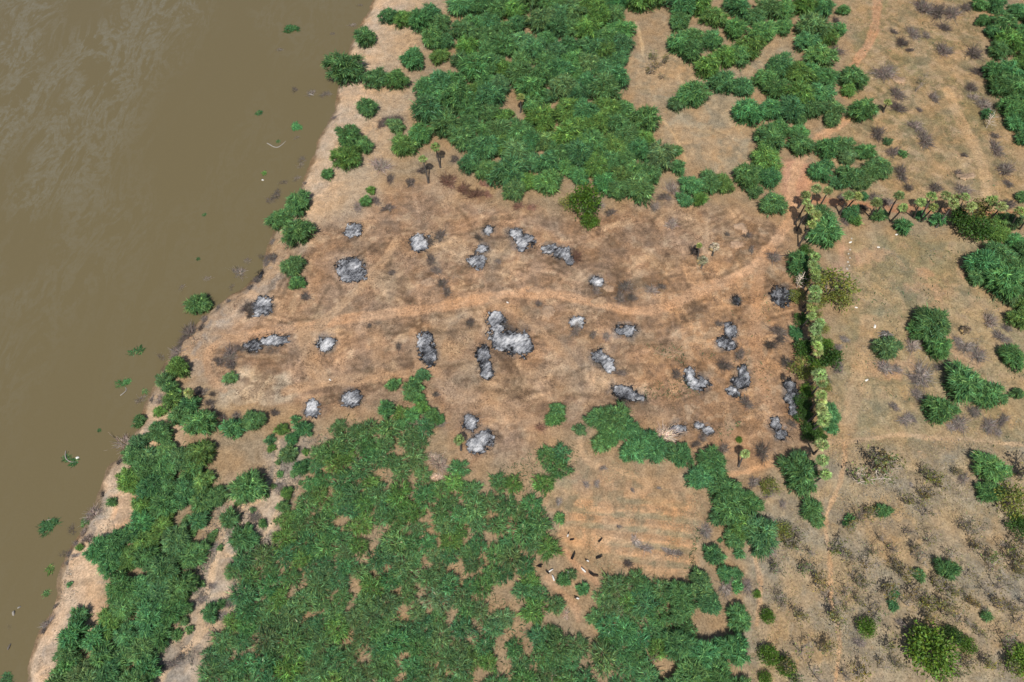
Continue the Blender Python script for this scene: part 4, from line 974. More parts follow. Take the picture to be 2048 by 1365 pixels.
brushes(Z('G', '1490 370 44;1250 560 34;1180 860 40;1010 1240 50;1060 1200 40;1330 880 40;1300 960 36;1640 200 40;1480 120 30;1120 660 40;1240 780 30'), K('low grey dead shrub', 'low grey dead shrubs', 'in the pale path corridor', 'y', 20), 'g', h=.5)
brushes(Z('G', '515 345 52;500 500 40;470 470 30'), K('pale dead bush', 'pale dead bushes', 'beside the floating green bush', 'y', 6), 'p', h=1.3)
brushes(Z('G', '255 1000 44;390 590 26;430 600 24'), K('grey dead bush', 'grey dead bushes', 'at the waterline of the lower left bank', 'y', 6), 'g')
brushes(Z('H', '1770 220 20;1925 210 16;1500 185 30;1600 90 26;1840 545 62;1790 520 40;2010 590 46;1960 560 30;1340 285 30;1690 430 22;1560 180 28'), K('low grey bush', 'low grey bushes', 'in the furrowed field', 'x', 12), 'g', h=.55)
brush(*Z('H', '1745 650 34')[0], None, 'k', 'dark dead twigs at the lower edge of the furrowed field')
brushes(Z('H', '640 60 62;620 140 40;120 30 44;1705 940 60;1380 945 30;340 1085 34;1190 350 36;1700 850 36;1640 1140 36;1890 1200 30;1680 1240 20;540 1000 30;100 420 24;1300 1310 44;720 350 26;1830 1100 26'''), K('pale bare branched bush', 'pale bare branched bushes', 'in the bottom centre thicket', 'x', 30), 'w', h=1.55)
brushes(Z('E', '500 1130 56;380 1180 30;560 1100 36;120 1330 30;600 1330 44'), K('pale bare twiggy shrub', 'pale bare twiggy shrubs', 'below the clearing tongue', 'x', 8), 'w', h=1.3)
brushes(Z('I', '30 590 28;470 170 50;185 460 50;310 790 60;430 780 48;560 570 46;1700 150 50;1390 185 18;640 300 36;560 240 40;120 700 36;1330 1000 40;1090 1110 40'), K('dry grey brown bush', 'dry grey brown bushes', 'around the lower right scrub', 'x', 30), 'g', h=.8)  # bush up-left of the big bright leafy tree stands in for its shadow

# thin half-leafless trees of the dry scrub
def scrub_tree(seed, leafy=.5):
    r = np.random.default_rng(seed)
    stems = r.integers(2, 4); rods, rr = [], []; tips = []
    for s in range(stems):
        ph = r.uniform(0, 6.28); e = r.uniform(.9, 1.35); L = r.uniform(2.4, 3.4)
        d = np.array([math.cos(ph) * math.cos(e), math.sin(ph) * math.cos(e), math.sin(e)])
        a = np.array([0, 0, -.1]); m = a + d * L * .5 + r.normal(0, .12, 3); t = a + d * L + r.normal(0, .2, 3)
        rods.append([a, m, t]); rr.append([.085, .065, .04])
        for b in range(8):
            q = r.uniform(.35, 1.0); o = a + (t - a) * q
            ph2 = r.uniform(0, 6.28); e2 = r.uniform(.2, 1.0); L2 = r.uniform(.6, 1.5)
            d2 = np.array([math.cos(ph2) * math.cos(e2), math.sin(ph2) * math.cos(e2), math.sin(e2)])
            rods.append([o, o + d2 * L2 * .55 + r.normal(0, .08, 3), o + d2 * L2]); rr.append([.035, .027, .016]); tips.append(o + d2 * L2)
            for w in range(5):
                o3 = o + d2 * L2 * r.uniform(.3, 1); d3 = unit(r.normal(0, 1, (1, 3)) + [0, 0, .6])[0]
                rods.append([o3, o3 + d3 * .3, o3 + d3 * r.uniform(.4, .8)]); rr.append([.02, .016, .01])
    n = len(rods)
    tm = mesh_np('trunk', *prisms(np.array(rods), np.array(rr), np.array((.30, .255, .21)) * np.exp(r.normal(0, .25, (n, 1))), 3))
    tips = np.array(tips); k = np.repeat(np.arange(len(tips)), 16); k = k[r.random(len(k)) < leafy]
    if len(k) < 6: k = np.arange(6)
    P = tips[k] + r.normal(0, .27, (len(k), 3)); D = unit(r.normal(0, 1, (len(k), 3)) + [0, 0, .3])
    col = np.array((.22, .215, .06)) * np.exp(r.normal(0, .3, (len(k), 1))) * (1 + r.uniform(-.25, .25, (len(k), 1)) * np.array([1, .1, -1]))
    L = r.uniform(.18, .36, len(k))
    cm = mesh_np('crown', *strips(P, D, L, L * .7, r.uniform(0, .3, len(k)), col, r, 3, .9, np.array([.5, 1, .15])))
    return tm, cm
SCR = [scrub_tree(700 + i, lf) for i, lf in enumerate([.1, .25, .4, .55, .7, .9, .3, .15])]
for t, c in SCR: t.materials.append(M_TWIG); c.materials.append(M_BROAD)
def scrub(bx, by, key, h=1.0, label=None, v=None, pale=1.0):
    x, y = G(bx, by); o = empty('scrub_tree', (x, y, hz(x, y)), RT.uniform(0, 6.28), h * RT.uniform(.95, 1.5))
    t, c = SCR[RT.integers(len(SCR)) if v is None else v]
    a = obj('trunk', t, None, o); q = math.exp(RT.normal(0, .25)) * pale; a.color = (q, q, q, 1)
    b = obj('crown', c, None, o); b.color = (RT.uniform(.7, 1.15), RT.uniform(.8, 1.1), RT.uniform(.8, 1.3), 1)
    reg(o, key, 'tree', bx, by, label)
kT = K('thin half leafless tree', 'thin half leafless trees', 'in the lower right dry scrub', 'x', 4)
for q in Z('I', '''1480 160;1530 190;1020 440;1340 470;1450 370;680 560;755 695;605 850;630 880;705 960;795 590;935 590;975 600;1010 610;1000 935;930 990;880 860;1125 690;1150 920;1165 980;1040 740;1075 780;1290 670;1330 720;1650 990;1870 900;1590 600;1660 440;1740 560;1840 690;
 1960 660;1890 800;1960 920;750 1170;850 1160;650 1230;1090 1300;980 1290;1280 1240;1230 1130;1700 1240;1620 830;1440 880;1520 770;1700 720;1490 520;1720 480;1550 820;2000 700;2020 870;1990 1000;1820 640;1380 600;1210 520;1160 600;1250 560;1420 640;700 480;640 500;1080 400;1130 350;1640 130;1440 120;
 1350 300;1450 270;560 700;830 780;1780 900;1760 1060;1920 1100;1830 1250;1960 1290;1620 1290;1500 1300;1400 1200;1190 1260;820 1300;700 1330;1000 820;1060 870;1340 880;1380 830;1560 940;1700 870;1900 540;1950 580;2030 560;1230 800;1480 980;1800 790;560 480'''): scrub(*q, kT)
scrub(1715, 966, None, 1.7, 'tree with a white leaning trunk beside the footpath', v=2, pale=2.6)
scrub(1752, 945, None, 1.6, 'spreading thin tree right of the white trunked tree', v=5, pale=1.8)
scrub(1743, 938, None, 1.5, 'sparse tree behind the white trunked tree', v=4)
scrub(1972, 258, None, 1.5, 'bare white branched tree at the edge of the top right thicket', v=0, pale=2.6)
scrub(2030, 950, None, 1.4, 'dark sparse tree at the right edge above the pale one', v=4, pale=.7)
scrub(1594, 576, None, 1.3, 'bare pale branched tree above the dark ash heap', v=0, pale=2.4)
for q in [(1830, 185), (1842, 170), (1310, 140), (1300, 120), (1330, 128), (1320, 160), (1295, 150)]:
    scrub(*q, K('sparse straw coloured sapling', 'sparse straw coloured saplings', 'in the glade and field at the top', 'x', 8), 1.0)

# ------------------------------------------------------------------ ash heaps of the burnt clearing
RB = np.random.default_rng(41)
def blob_patch(ells, step, height, edge_noise, seed, power=1.0):
    """ells: (px,py,rx,ry) ellipses -> height patch following the ground; returns centre, V, F, mask"""
    E = []
    for (px, py, rx, ry) in ells:
        x, y = G(px, py); p = ppm(px, py)
        up = G(px, py - 1); dn = G(px, py + 1); fy = np.hypot(*(up - dn)) / 2
        E.append((x, y, rx / p, ry * fy))
    E = np.array(E); c = E[:, :2].mean(0)
    x0 = (E[:, 0] - E[:, 2]).min() - 1; x1 = (E[:, 0] + E[:, 2]).max() + 1; y0 = (E[:, 1] - E[:, 3]).min() - 1; y1 = (E[:, 1] + E[:, 3]).max() + 1
    X, Y = np.meshgrid(np.arange(x0, x1, step), np.arange(y0, y1, step))
    f = np.full(X.shape, -9.0)
    for x, y, a, b in E:
        f = np.maximum(f, 1 - np.sqrt(((X - x) / a) ** 2 + ((Y - y) / b) ** 2))
    f = f + edge_noise * .95 * (fbm(X + seed * 31.7, Y, 2.6, seed, 5) - .5) + edge_noise * .85 * (fbm(X, Y + seed * 13, .7, seed + 3, 3) - .5) + .17
    m = np.clip(f, 0, None)
    lift = height * np.clip(m * 1.6, 0, 1) ** .7 * (.55 + .9 * fbm(X, Y + seed * 7, 1.1, seed + 1, 4))
    Zc = hgt(X, Y) + np.where(f > 0, lift, -.12)
    ny, nx = X.shape; I, J = np.meshgrid(np.arange(nx - 1), np.arange(ny - 1)); a = (J * nx + I).ravel()
    Fc = np.stack([a, a + 1, a + 1 + nx, a + nx], 1); keep = (f.ravel()[Fc] > -.03).all(1); Fc = Fc[keep]
    u, inv = np.unique(Fc, return_inverse=True)
    zc = float(hz(*c)); V = np.stack([X - c[0], Y - c[1], Zc - zc], -1).reshape(-1, 3)[u]
    return c, zc, V, inv.reshape(Fc.shape), f.ravel()[u], E
for q, (ells, white, lab) in enumerate(ASH):
    c, zc, V, Fc, f, E = blob_patch(ells, .17, .13, 1.25, q + 1)
    ash = np.clip(white - .15 + .60 * (np.clip(f, 0, .55) - .22), 0, 1) - .75 * (1 - sstep(.0, .24, f)) * sstep(.22, .52, fbm(V[:, 0] + 5 * q, V[:, 1] + 3, 2.0, q + 2, 3))
    ash = ash + .95 * (fbm(V[:, 0] + q * 9, V[:, 1], 2.2, q, 4) - .5) + .65 * (fbm(V[:, 0] * .5 + V[:, 1] * .5 + q * 3, V[:, 0] * 1.6 - V[:, 1] * 1.6, .8, q + 5, 3) - .5)
    o = empty('ash_heap', (c[0], c[1], zc)); reg(o, None, 'ash heap', label=lab)
    obj('ash_mound', mesh_np('ash_mound', V, Fc, np.stack([ash, ash, ash], 1), True), M_ASH, o)
    # charred branches, lying over and sticking out of the rim
    n = int(34 + 16 * len(ells) + 36 * (white < .45) + (50 if 'largest' in lab else 0))
    rim = np.where(f < .3)[0]; pick = rim[RB.integers(len(rim), size=n)]
    P = V[pick] + RB.normal(0, .38, (n, 3)) * [1, 1, .1]
    out = unit(P * [1, 1, 0] + 1e-6); ang = RB.normal(0, 1.1, n)
    d = np.stack([out[:, 0] * np.cos(ang) - out[:, 1] * np.sin(ang), out[:, 0] * np.sin(ang) + out[:, 1] * np.cos(ang), RB.uniform(-.02, .3, n)], 1)
    L = RB.uniform(.5, 2.3, n); P[:, 2] += .08
    pts = np.stack([P - d * (L * .4)[:, None], P + RB.normal(0, .06, (n, 3)), P + d * (L * .6)[:, None]], 1)
    colr = np.where(RB.random((n, 1)) < .75, .018, .16) * np.array([[1, .95, .9]])
    n2_ = int(len(V) * .22); pk = RB.integers(len(V), size=n2_); Q = V[pk] + [0, 0, .05]; a2 = RB.uniform(0, 6.28, n2_) * .5 + q
    d2 = np.stack([np.cos(a2), np.sin(a2), RB.uniform(-.05, .22, n2_)], 1) * RB.uniform(.2, .6, (n2_, 1))
    p2 = np.stack([Q - d2, Q + RB.normal(0, .03, (n2_, 3)), Q + d2], 1); v2 = np.clip(ash[pk] + RB.normal(0, .4, n2_), .02, 1)
    c2 = (.02 + .68 * v2[:, None] ** 1.8) * np.array([[.98, .99, 1.02]])
    colr = np.vstack([colr, c2]); pts = np.vstack([pts, p2]); n += n2_
    b = obj('charred_branches', mesh_np('charred_branches', *prisms(pts, np.outer(np.where(np.arange(n) < n - n2_, 1, .6) * RB.uniform(.5, 1.3, n), [1, .9, .4]) * .045, colr, 3)), M_CHAR, o); b['kind'] = 'stuff'; b.color = (1, 1, 1, 1)

# ------------------------------------------------------------------ dug soil heaps beside pits
for ells, h, col, lab in [([(1800, 160, 13, 9)], .7, (.55, .37, .24), 'sandy soil heap dug out beside a brush filled pit, top right'),
    ([(1933, 352, 16, 8)], .8, (.52, .36, .24), 'sandy soil heap below the deep pit in the top right field'),
    ([(1478, 456, 14, 7), (1487, 462, 6, 10)], .8, (.55, .37, .24), 'curved sandy heap around a pit near the scorched palms'),
    ([(1476, 491, 15, 7)], .6, (.56, .37, .24), 'sandy soil heap below the curved one near the scorched palms'),
    ([(1095, 626, 13, 15)], .9, (.50, .34, .22), 'sandy soil heap right of the pit at the clearing centre'),
    ([(1072, 580, 20, 7)], .4, (.52, .33, .20), 'low orange soil ridge at the edge of the main track'),
    ([(1217, 577, 11, 8)], .5, (.46, .31, .20), 'low soil heap beside the scorched brush'),
    ([(1200, 603, 14, 8)], .35, (.50, .33, .20), 'low orange soil heap on the lower edge of the main track'),
    ([(855, 566, 15, 8)], .4, (.47, .32, .21), 'low pale soil heap above the main track'),
    ([(1838, 903, 6, 3)], .3, (.56, .37, .22), 'small orange soil pile by the right footpath')]:
    c, zc, V, Fc, f, E = blob_patch(ells, .3, h * .8, 1.1, len(lab))
    gx_, gy_ = V[:, 0] + c[0], V[:, 1] + c[1]
    gc = ground_colour(gx_[None], gy_[None], shore_sd(gx_[None], gy_[None]))[0][0]; w_ = sstep(-.02, .45, f)[:, None] * .85
    cc = gc * (1 - w_) + np.array(col) * .88 * w_
    o = obj('soil_heap', mesh_np('soil_heap', V, Fc, cc * (.9 + .2 * fbm(V[:, 0], V[:, 1], 1.5, 2, 3))[:, None], True), M_SOIL, None, (c[0], c[1], zc))
    reg(o, None, 'soil heap', label=lab)

# ------------------------------------------------------------------ grey frond heap, dead branch heap
def frond_heap(px, py, label):
    r = np.random.default_rng(77); x, y = G(px, py, .8); z = hz(x, y); o = empty('frond_heap', (x, y, z)); reg(o, None, 'frond heap', label=label)
    for i in range(26):
        ph = r.uniform(0, 6.28); R = r.uniform(1.6, 2.6); top = np.array([r.normal(0, .25), r.normal(0, .2), r.uniform(1.6, 2.2)])
        end = np.array([math.cos(ph) * R, math.sin(ph) * R * .8, .05]); d = unit((end - top)[None]); L = float(np.linalg.norm(end - top))
        m = 5; D = unit(np.repeat(d, m, 0) + r.normal(0, .10, (m, 3)))
        col = np.array((.30, .275, .25)) * np.exp(r.normal(0, .25, (m, 1)))
        obj('frond', mesh_np('frond', *strips(np.tile(top, (m, 1)), D, L * r.uniform(.75, 1.05, m), np.full(m, .34), np.full(m, -.05), col, r, 4, .3, np.array([.4, 1, 1, .5]))), M_DRY, o).color = (1, 1, 1, 1)
frond_heap(1773, 671, 'grey heap of dry palm fronds behind a round green shrub')
o = brush(1828, 688, 18, None, 'p', 'grey heap of dead branches left of the lower lobe thorn tree', h=1.0, name='branch_heap', cat='branch heap')

# ------------------------------------------------------------------ stones and scraps
def rock(seed, s, col):
    r = np.random.default_rng(seed); bm = bmesh.new(); bmesh.ops.create_icosphere(bm, subdivisions=2, radius=1)
    for v in bm.verts:
        k = 1 + .28 * math.sin(v.co.x * 3 + seed) * math.cos(v.co.y * 2.7 + seed * 2) + r.normal(0, .05)
        v.co *= k; v.co.z *= .55
    me = bpy.data.meshes.new('stone'); bm.to_mesh(me); bm.free()
    at = me.color_attributes.new('Col', 'FLOAT_COLOR', 'POINT'); at.data.foreach_set('color', np.tile(np.array(col + (1,), np.float32), len(me.vertices)))
    me.materials.append(M_STONE); return me
ROCKS = [rock(i, 1, (.5, .45, .38)) for i in range(3)]; WROCK = [rock(9 + i, 1, (.8, .77, .7)) for i in range(2)]
ks = K('pale stone', 'pale stones', 'in the line right of the palm hedge', 'y', 14)
for i, (px, py) in enumerate([(1700, 500), (1697, 508), (1700, 516), (1696, 524), (1699, 531), (1695, 538), (1698, 546), (1696, 554), (1703, 478)]):
    x, y = G(px, py); s = RB.uniform(.18, .34); o = obj('stone', ROCKS[i % 3], None, None, (x, y, hz(x, y) + .05), RB.uniform(0, 6), s); o.color = (1, 1, 1, 1); reg(o, ks, 'stone', px, py)
for (px, py, s, lab) in [(1701, 485, .42, 'white stone at the head of the pale stone line'), (1757, 495, .36, 'white stone alone in the upper right field'), (1713, 615, .34, 'white stone near the broad olive tree'), (1750, 653, .5, 'white stone above the grey frond heap'),
                         (1733, 761, .42, 'white stone below the round shrub and frond heap'), (1793, 470, .4, 'white stone below the palm row'), (1773, 905 + 20, .3, 'pale stone in the scrub near the white trunk'), (1015, 605, .3, 'pale stone on the track at the clearing centre'), (660, 760, .3, 'pale stone on the lower left track')]:
    x, y = G(px, py); o = obj('stone', WROCK[int(s * 100) % 2], None, None, (x, y, hz(x, y) + .05), s * 9, (s * 1.4, s * .7, s)); o.color = (1, 1, 1, 1); reg(o, None, 'stone', label=lab)

# ------------------------------------------------------------------ river drift: green bushes, logs, snags
def log(pts_px, rad, label, col=(.33, .30, .26), name='driftwood_log'):
    P = np.array([[*G(x, y, WATER_Z), .0] for x, y in pts_px]); c = P.mean(0); P = smooth_line(P - c, 1); P[:, 2] = .06 + .12 * np.sin(np.linspace(0, 5, len(P)))
    k = len(P); R = np.interp(np.linspace(0, 1, k), [0, .15, .8, 1], [.6, 1, .8, .3]) * rad
    o = obj(name, mesh_np(name, *prisms(P[None], R[None], np.array([col]), 7), True), M_BARK, None, (c[0], c[1], WATER_Z)); o.color = (1, 1, 1, 1)
    reg(o, None, 'driftwood', label=label)
log([(534, 287), (541, 291), (547, 295), (556, 296), (564, 290), (572, 282)], .2, 'long pale bent driftwood log near the upper bank')
log([(241, 792), (247, 788), (254, 781), (250, 774)], .16, 'looped pale driftwood beside floating reeds')
log([(132, 902), (131, 912), (134, 921), (146, 926), (157, 922)], .15, 'hooked driftwood ring floating at the left')
log([(28, 1223), (27, 1232)], .34, 'short white log in the lower left water'); log([(36, 1217), (42, 1213)], .22, 'thin grey log beside the short white log', (.3, .28, .25))
log([(618, 189), (628, 191)], .22, 'pale floating stick among dark snags at the top'); log([(93, 1062 - 20), (104, 1038)], .12, 'thin stick poking from the floating green bush')
log([(16, 1300), (22, 1287)], .25, 'dark log at the lower left edge of the water', (.16, .14, .12)); log([(524, 361), (528, 361)], .3, 'white drift stub below the floating green ring', (.7, .68, .62))
for (px, py), lab in [((155, 916), 'white drift chunk on the hooked driftwood ring')]:
    x, y = G(px, py, WATER_Z); o = obj('stone', WROCK[0], None, None, (x, y, WATER_Z + .05), 1, .42); o.color = (1, 1, 1, 1); reg(o, None, 'drift chunk', label=lab)
for q, lab, kd in [((582, 56, 15), 'dark green bush floating in the river near the top', 'd'), ((592, 252, 13), 'spiky green sprig standing in the river', 'b'), ((518, 226, 8), 'small green tuft drifting in the upper river', 'd'),
                ((528, 346, 6), 'little round green tuft drifting beside the bank', 'y'), ((408, 430, 5), 'tiny green tuft far out in the river', 'd'), ((265, 704, 10), 'left half of reedy green clump in the river', 'd'), ((280, 700, 10), 'right half of reedy green clump in the river', 'd'),
                ((238, 768, 10), 'left green sprig behind looped driftwood', 'd'), ((252, 764, 11), 'right green sprig behind looped driftwood', 'b'), ((289, 783, 7), 'faint sunken tuft right of looped driftwood', 'g'), ((133, 916, 11), 'green drift foliage on the hooked driftwood ring', 'd'), ((147, 924, 9), 'lower green drift foliage on the hooked ring', 'd'),
                ((94, 1052, 21), 'large dark green bush floating in the lower left river', 'd'), ((99, 1139, 10), 'yellowish green tuft floating at the lower left', 'y'), ((92, 1187, 9), 'small green tuft near the lower left waterline', 'n'), ((198, 861, 5), 'tiny dark tuft in the river left of the big pale bush', 'd'),
                ((556, 283, 5), 'green tuft beside the bent driftwood log', 'd'), ((396, 518, 5), 'faint green tuft above the river bend', 'd'), ((12, 1360, 16), 'green bush in the water at the bottom left corner', 'd'), ((172, 1044, 13), 'green bush below the pale dead bush at the waterline', 'n'), ((157, 1094, 10), 'low green shrub at the waterline below driftwood', 'n')]:
    thorn(*q, label=lab, name='drift_bush', cat='drift bush', kind=kd, flat=.42, water=True)
brushes([(512, 557, 9), (500, 572, 9), (455, 598, 9), (432, 611, 8), (405, 634, 10), (380, 662, 10), (356, 690, 11), (342, 712, 10), (300, 795, 9), (262, 886, 9), (232, 922, 9), (200, 985, 8), (190, 1022, 9), (150, 1085, 9), (130, 1125, 8), (530, 512, 9), (543, 478, 8), (610, 360, 7), (668, 228, 7), (103, 1210, 8), (84, 1262, 9)],
    K('grey drift twig tangle', 'grey drift twig tangles', 'along the waterline', 'y', 30), 'g', h=.8, name='drift_tangle', cat='driftwood')
kw = K('dark half sunken snag', 'dark half sunken snags', 'in the river near the bank', 'y', 30)
for q in [(560, 101, 8), (665, 69, 7), (706, 52, 8), (720, 12, 6), (590, 181, 10), (622, 188, 12), (652, 190, 12), (593, 277, 7), (604, 321, 10), (602, 332, 8), (568, 366, 10), (594, 358, 9), (553, 392, 14), (540, 402, 10), (415, 559, 9), (479, 545, 16), (495, 523, 10), (464, 575, 8), (364, 577, 8), (283, 800, 12), (145, 1060, 12), (130, 1110, 12), (324, 716, 10), (20, 1255, 6)]:
    brush(*q, kw, 'g', name='river_snag', z=WATER_Z - .12, h=.7, cat='snag')

# ------------------------------------------------------------------ goats
def goat_mesh(name, head_down, colf):
    J = dict(hip=(-.38, 0, .58), mid=(-.02, 0, .56), sho=(.32, 0, .60), nek=(.50, 0, .74), hed=(.62, 0, .86), muz=(.80, 0, .78), tail=(-.56, 0, .68))
    if head_down: J.update(nek=(.54, 0, .50), hed=(.70, 0, .30), muz=(.80, 0, .14))
    for s, t in ((1, 'l'), (-1, 'r')):
        J['fk' + t] = (.32, .12 * s, .34); J['ff' + t] = (.34, .12 * s, .02); J['hs' + t] = (-.36, .13 * s, .40); J['hk' + t] = (-.46, .13 * s, .24); J['hf' + t] = (-.40, .13 * s, .02)
        J['ear' + t] = (J['hed'][0] - .03, .15 * s, J['hed'][2] + .0)
    names = list(J); E = [('hip', 'mid'), ('mid', 'sho'), ('sho', 'nek'), ('nek', 'hed'), ('hed', 'muz'), ('hip', 'tail')]
    for t in 'lr': E += [('sho', 'fk' + t), ('fk' + t, 'ff' + t), ('hip', 'hs' + t), ('hs' + t, 'hk' + t), ('hk' + t, 'hf' + t), ('hed', 'ear' + t)]
    me = bpy.data.meshes.new(name); me.from_pydata([J[n] for n in names], [(names.index(a), names.index(b)) for a, b in E], [])
    ob = bpy.data.objects.new('tmp', me); COL.objects.link(ob)
    sk = ob.modifiers.new('s', 'SKIN'); ss = ob.modifiers.new('u', 'SUBSURF'); ss.levels = 1
    R = dict(hip=.19, mid=.22, sho=.19, nek=.11, hed=.09, muz=.055, tail=.03)
    for i, n in enumerate(names):
        rr = R.get(n, .03 if n.startswith('ear') else .035 if n[1] in 'f' else .05 if n[1] == 'k' else .085)
        me.skin_vertices[0].data[i].radius = (rr, rr)
    me.skin_vertices[0].data[0].use_root = True
    dg = bpy.context.evaluated_depsgraph_get(); out = bpy.data.meshes.new_from_object(ob.evaluated_get(dg)); out.name = name
    bpy.data.objects.remove(ob); bpy.data.meshes.remove(me)
    n = len(out.vertices); co = np.zeros(n * 3); out.vertices.foreach_get('co', co); co = co.reshape(-1, 3)
    at = out.color_attributes.new('Col', 'FLOAT_COLOR', 'POINT'); c = np.ones((n, 4)); c[:, :3] = colf(co); at.data.foreach_set('color', c.astype(np.float32).ravel())
    out.polygons.foreach_set('use_smooth', np.ones(len(out.polygons), bool)); out.materials.clear(); out.materials.append(M_HIDE)
    hp = np.array([[J['hed'], np.array(J['hed']) + (-.06, .05 * s, .10), np.array(J['hed']) + (-.16, .08 * s, .15)] for s in (1, -1)])
    hn = [mesh_np('horn', *prisms(hp[i:i + 1], np.array([[.025, .02, .008]]), np.array([(.12, .10, .08)]), 5)) for i in range(2)]
    for h in hn: h.materials.append(M_HIDE)
    return out, hn
blk = lambda co: np.tile((.018, .016, .015), (len(co), 1)); wht = lambda co: np.tile((.78, .75, .69), (len(co), 1))
pie = lambda co: np.where((co[:, :1] > .12), np.array([[.045, .03, .022]]), np.array([[.75, .72, .66]]))
brn = lambda co: np.tile((.06, .035, .025), (len(co), 1))
GM = {(k, h): goat_mesh('body', h, f) for k, f in (('black', blk), ('white', wht), ('pied', pie), ('brown', brn)) for h in (0, 1)}
ORI = (1060, 1020, 180 / 1365)
for (zx, zy, kind, ang, sc, lab) in [
   (577, 378, 'pied', 70, 1.05, 'brown and white goat, topmost of the flock'), (632, 450, 'black', 0, .95, 'small black goat just below the topmost goat'), (1062, 464, 'black', 40, 1.15, 'black goat grazing alone at the upper right of the flock'),
   (650, 712, 'black', 60, 1.5, 'large black goat in the middle of the flock'), (1040, 720, 'black', 15, 1.4, 'large black goat at the right of the flock'), (868, 768, 'pied', 160, .95, 'small pale goat between the two large black goats'),
   (153, 833, 'black', 10, .95, 'upper black goat of the pair at the left'), (145, 857, 'black', 170, 1.05, 'lower black goat of the pair at the left'), (270, 948, 'black', 145, .95, 'black goat beside a white one at the bush edge'),
   (313, 920, 'white', 30, 1.05, 'white goat at the bush edge beside a black one'), (582, 1000, 'white', 95, 1.3, 'white goat standing by the small bush'), (357, 1040, 'white', 110, 1.2, 'white goat walking on the narrow path'),
   (818, 918, 'white', 140, 1.2, 'white goat on the red path right of the small bush'), (940, 976, 'black', 150, 1.4, 'black goat, left of two following each other on the red path'), (1002, 996, 'brown', 175, 1.2, 'dark brown goat, right of two following each other'),
   (714, 1336, 'pied', 165, 1.1, 'dark and white goat, lowest of the flock')]:
    px, py = ORI[0] + zx * ORI[2], ORI[1] + zy * ORI[2]
    x, y = G(px, py, .5); o = empty('goat', (x, y, hz(x, y)), math.radians(ang), sc * .95); o['group'] = 'flock of goats below the furrowed field'; reg(o, None, 'goat', label=lab)
    b, hn = GM[(kind, int(zx) % 2)]
    bo = obj('body', b, None, o); bo.color = (1, 1, 1, 1)
    for h in hn: obj('horn', h, None, bo).color = (1, 1, 1, 1)

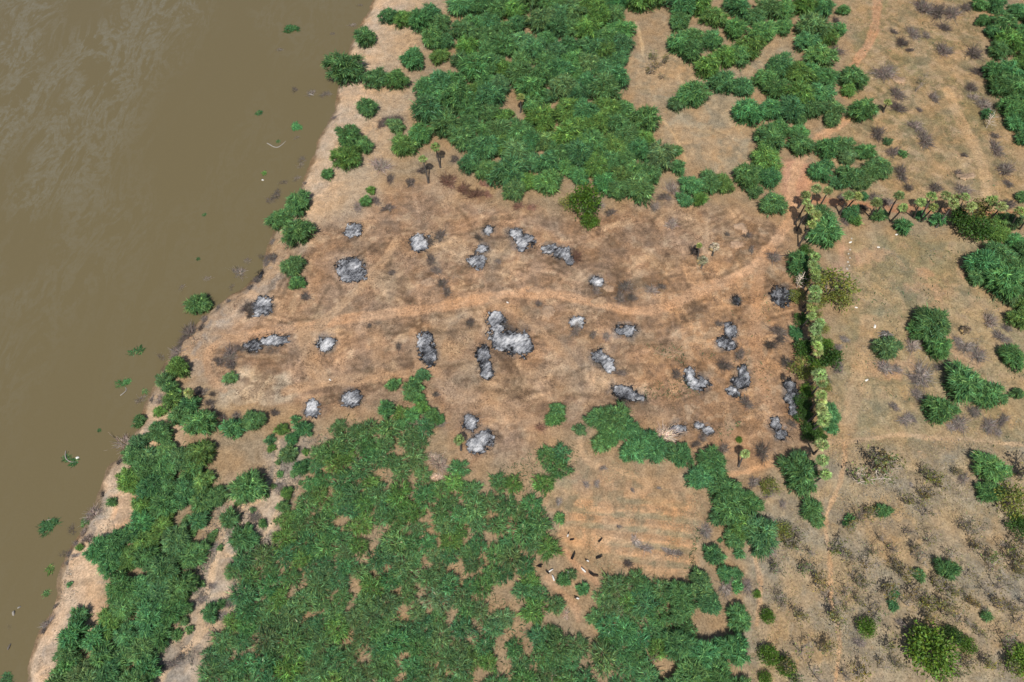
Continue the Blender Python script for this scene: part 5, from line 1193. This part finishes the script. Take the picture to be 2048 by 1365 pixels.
# ------------------------------------------------------------------ countless small growth: dry grass, fallen twigs, green sprigs
def scatter_stuff():
    r = np.random.default_rng(55)
    def pts(poly_px, n, dens=None):
        P = GP(poly_px); mn, mx = P.min(0), P.max(0); out = []
        X = r.uniform(mn[0], mx[0], n * 3); Y = r.uniform(mn[1], mx[1], n * 3); k = inpoly(X, Y, P)
        X, Y = X[k], Y[k]
        if dens is not None: q = r.random(len(X)) < dens(X, Y); X, Y = X[q], Y[q]
        return np.stack([X[:n], Y[:n]], 1)
    patch = lambda s, a, b, k: (lambda X, Y: sstep(a, b, fbm(X, Y, s, k, 4)))
    scr = [(1510, 1060), (1560, 960), (1690, 880), (2090, 880), (2110, 1420), (1500, 1420)]
    rf = [(1700, 460), (2090, 450), (2090, 900), (1650, 900)]; tf = [(1690, -30), (1930, -30), (2060, 420), (1640, 400), (1620, 300), (1720, 230)]
    fu = [(1080, 1000), (1170, 890), (1395, 950), (1415, 1050), (1395, 1150), (1100, 1160)]; cl = [(560, 470), (760, 390), (1320, 410), (1590, 450), (1615, 880), (1290, 850), (880, 830), (480, 800), (380, 690)]
    sets = [(scr, 26000, patch(6, .42, .6, 1), (.37, .30, .165), .42), (scr, 9000, patch(9, .5, .62, 3), (.20, .185, .15), .5), (scr, 3500, patch(12, .5, .6, 5), (.15, .17, .06), .4),
            (rf, 20000, patch(5, .47, .56, 2), (.27, .23, .12), .36), (rf, 8000, patch(4, .52, .58, 6), (.21, .20, .17), .4), (tf, 20000, patch(5, .48, .57, 4), (.30, .23, .115), .42), (tf, 9000, patch(6, .5, .58, 0), (.14, .155, .065), .4),
            (fu, 10000, patch(5, .5, .58, 7), (.27, .24, .15), .36), ([(640, 870), (545, 880), (520, 960), (430, 1000), (340, 1270), (420, 1390), (480, 1190), (550, 1080), (620, 930)], 14000, patch(3.2, .46, .55, 2), (.19, .17, .14), .5),
            ([(1250, 120), (1560, 60), (1500, 310), (1440, 350), (1320, 230)], 3500, patch(6, .48, .6, 1), (.28, .25, .17), .4), ([(740, 20), (860, 20), (830, 240), (740, 330), (640, 420), (620, 400), (690, 230)], 6000, patch(4, .52, .6, 3), (.26, .225, .175), .45), ([(330, 850), (250, 960), (235, 1050), (180, 1130), (150, 1250), (110, 1365), (60, 1365), (110, 1190), (165, 1070), (205, 960), (285, 850)], 3500, patch(4, .52, .6, 1), (.27, .235, .175), .45), (cl, 9000, patch(4, .54, .6, 2), (.24, .195, .12), .4)]
    parts = []
    for poly, n, dn, col, L in sets:
        p = pts(poly, n, dn); m = len(p); z = hgt(p[:, 0], p[:, 1]); P = np.column_stack([p, z - .03])
        D = unit(r.normal(0, 1, (m, 3)) * [1, 1, .2] + [0, 0, .75]); LL = L * r.uniform(.5, 1.4, m)
        c = np.array(col) * np.exp(r.normal(0, .28, (m, 1))) * (1 + r.normal(0, .06, (m, 3)))
        parts.append(strips(P, D, LL, LL * .32, r.uniform(.1, .5, m), np.clip(c, .01, .7), r, 2, .6, np.array([1, .3])))
    o = obj('dry_grass', mesh_np('dry_grass', *merge(parts)), M_DRY); o['kind'] = 'stuff'; o['label'] = 'dry straw coloured grass tufts across the fields and scrub'; o['category'] = 'grass'; o.color = (1, 1, 1, 1)
    parts = []
    for poly, n, dn, col in [(cl, 26000, patch(3.5, .54, .60, 3), (.095, .065, .048)), (cl, 5000, None, (.12, .085, .06)), (cl, 6000, patch(5, .5, .58, 5), (.38, .27, .17)), (scr, 5000, patch(6, .42, .6, 4), (.16, .13, .11)), (tf, 2500, patch(6, .5, .6, 2), (.12, .095, .075))]:
        p = pts(poly, n, dn); m = len(p); z = hgt(p[:, 0], p[:, 1]); a = r.uniform(0, 6.28, m); L = r.uniform(.2, .9, m) * (.6 + .7 * (r.random(m) < .2))
        d = np.stack([np.cos(a) * L, np.sin(a) * L, r.uniform(-.02, .12, m)], 1); P = np.column_stack([p, z + .03])
        q = np.stack([P - d * .5, P + d * .5], 1); c = np.array(col) * np.exp(r.normal(0, .3, (m, 1)))
        parts.append(prisms(q, np.outer(r.uniform(.5, 1.2, m), [1, .5]) * .045, c, 3))
    o = obj('fallen_twigs', mesh_np('fallen_twigs', *merge(parts)), M_TWIG); o['kind'] = 'stuff'; o['label'] = 'broken twigs and chips littering the clearing and scrub'; o['category'] = 'twigs'; o.color = (1, 1, 1, 1)
    # low green regrowth
    parts = []
    for poly, n, dn in [([(1290, 690), (1360, 690), (1400, 790), (1290, 800)], 260, patch(6, .45, .58, 3)), ([(1300, 630), (1420, 640), (1500, 720), (1420, 730)], 160, patch(6, .48, .6, 2)), (LOW2, 5200, patch(9, .40, .55, 6)), (LOW1 + [], 1700, patch(9, .4, .55, 1)), ([(1460, 600), (1540, 560), (1540, 800), (1480, 860)], 220, patch(6, .48, .6, 4)), ([(1390, 1060), (1400, 1060), (1385, 1160), (1370, 1160)], 120, None), ([(1480, 840), (1430, 860), (1440, 880), (1490, 850)], 40, None), (rf, 700, patch(9, .52, .62, 1)), (tf, 700, patch(9, .52, .62, 7))]:
        p = pts([(a[0], a[1]) for a in poly], n, dn); m = len(p); z = hgt(p[:, 0], p[:, 1]); P = np.column_stack([p, z])
        D = unit(r.normal(0, 1, (m, 3)) * [1, 1, .3] + [0, 0, .5]); L = r.uniform(.5, 1.2, m)
        parts.append(strips(P, D, L, L * .2, r.uniform(.1, .4, m), rand_green(r, m, (.06, .12, .05)), r, 3, .5))
    o = obj('undergrowth', mesh_np('undergrowth', *merge(parts)), M_LEAF); o['kind'] = 'stuff'; o['label'] = 'low green sprigs sprouting between shrubs and in the soil'; o['category'] = 'undergrowth'; o.color = (1, 1, 1, 1)
scatter_stuff()
finish_labels()
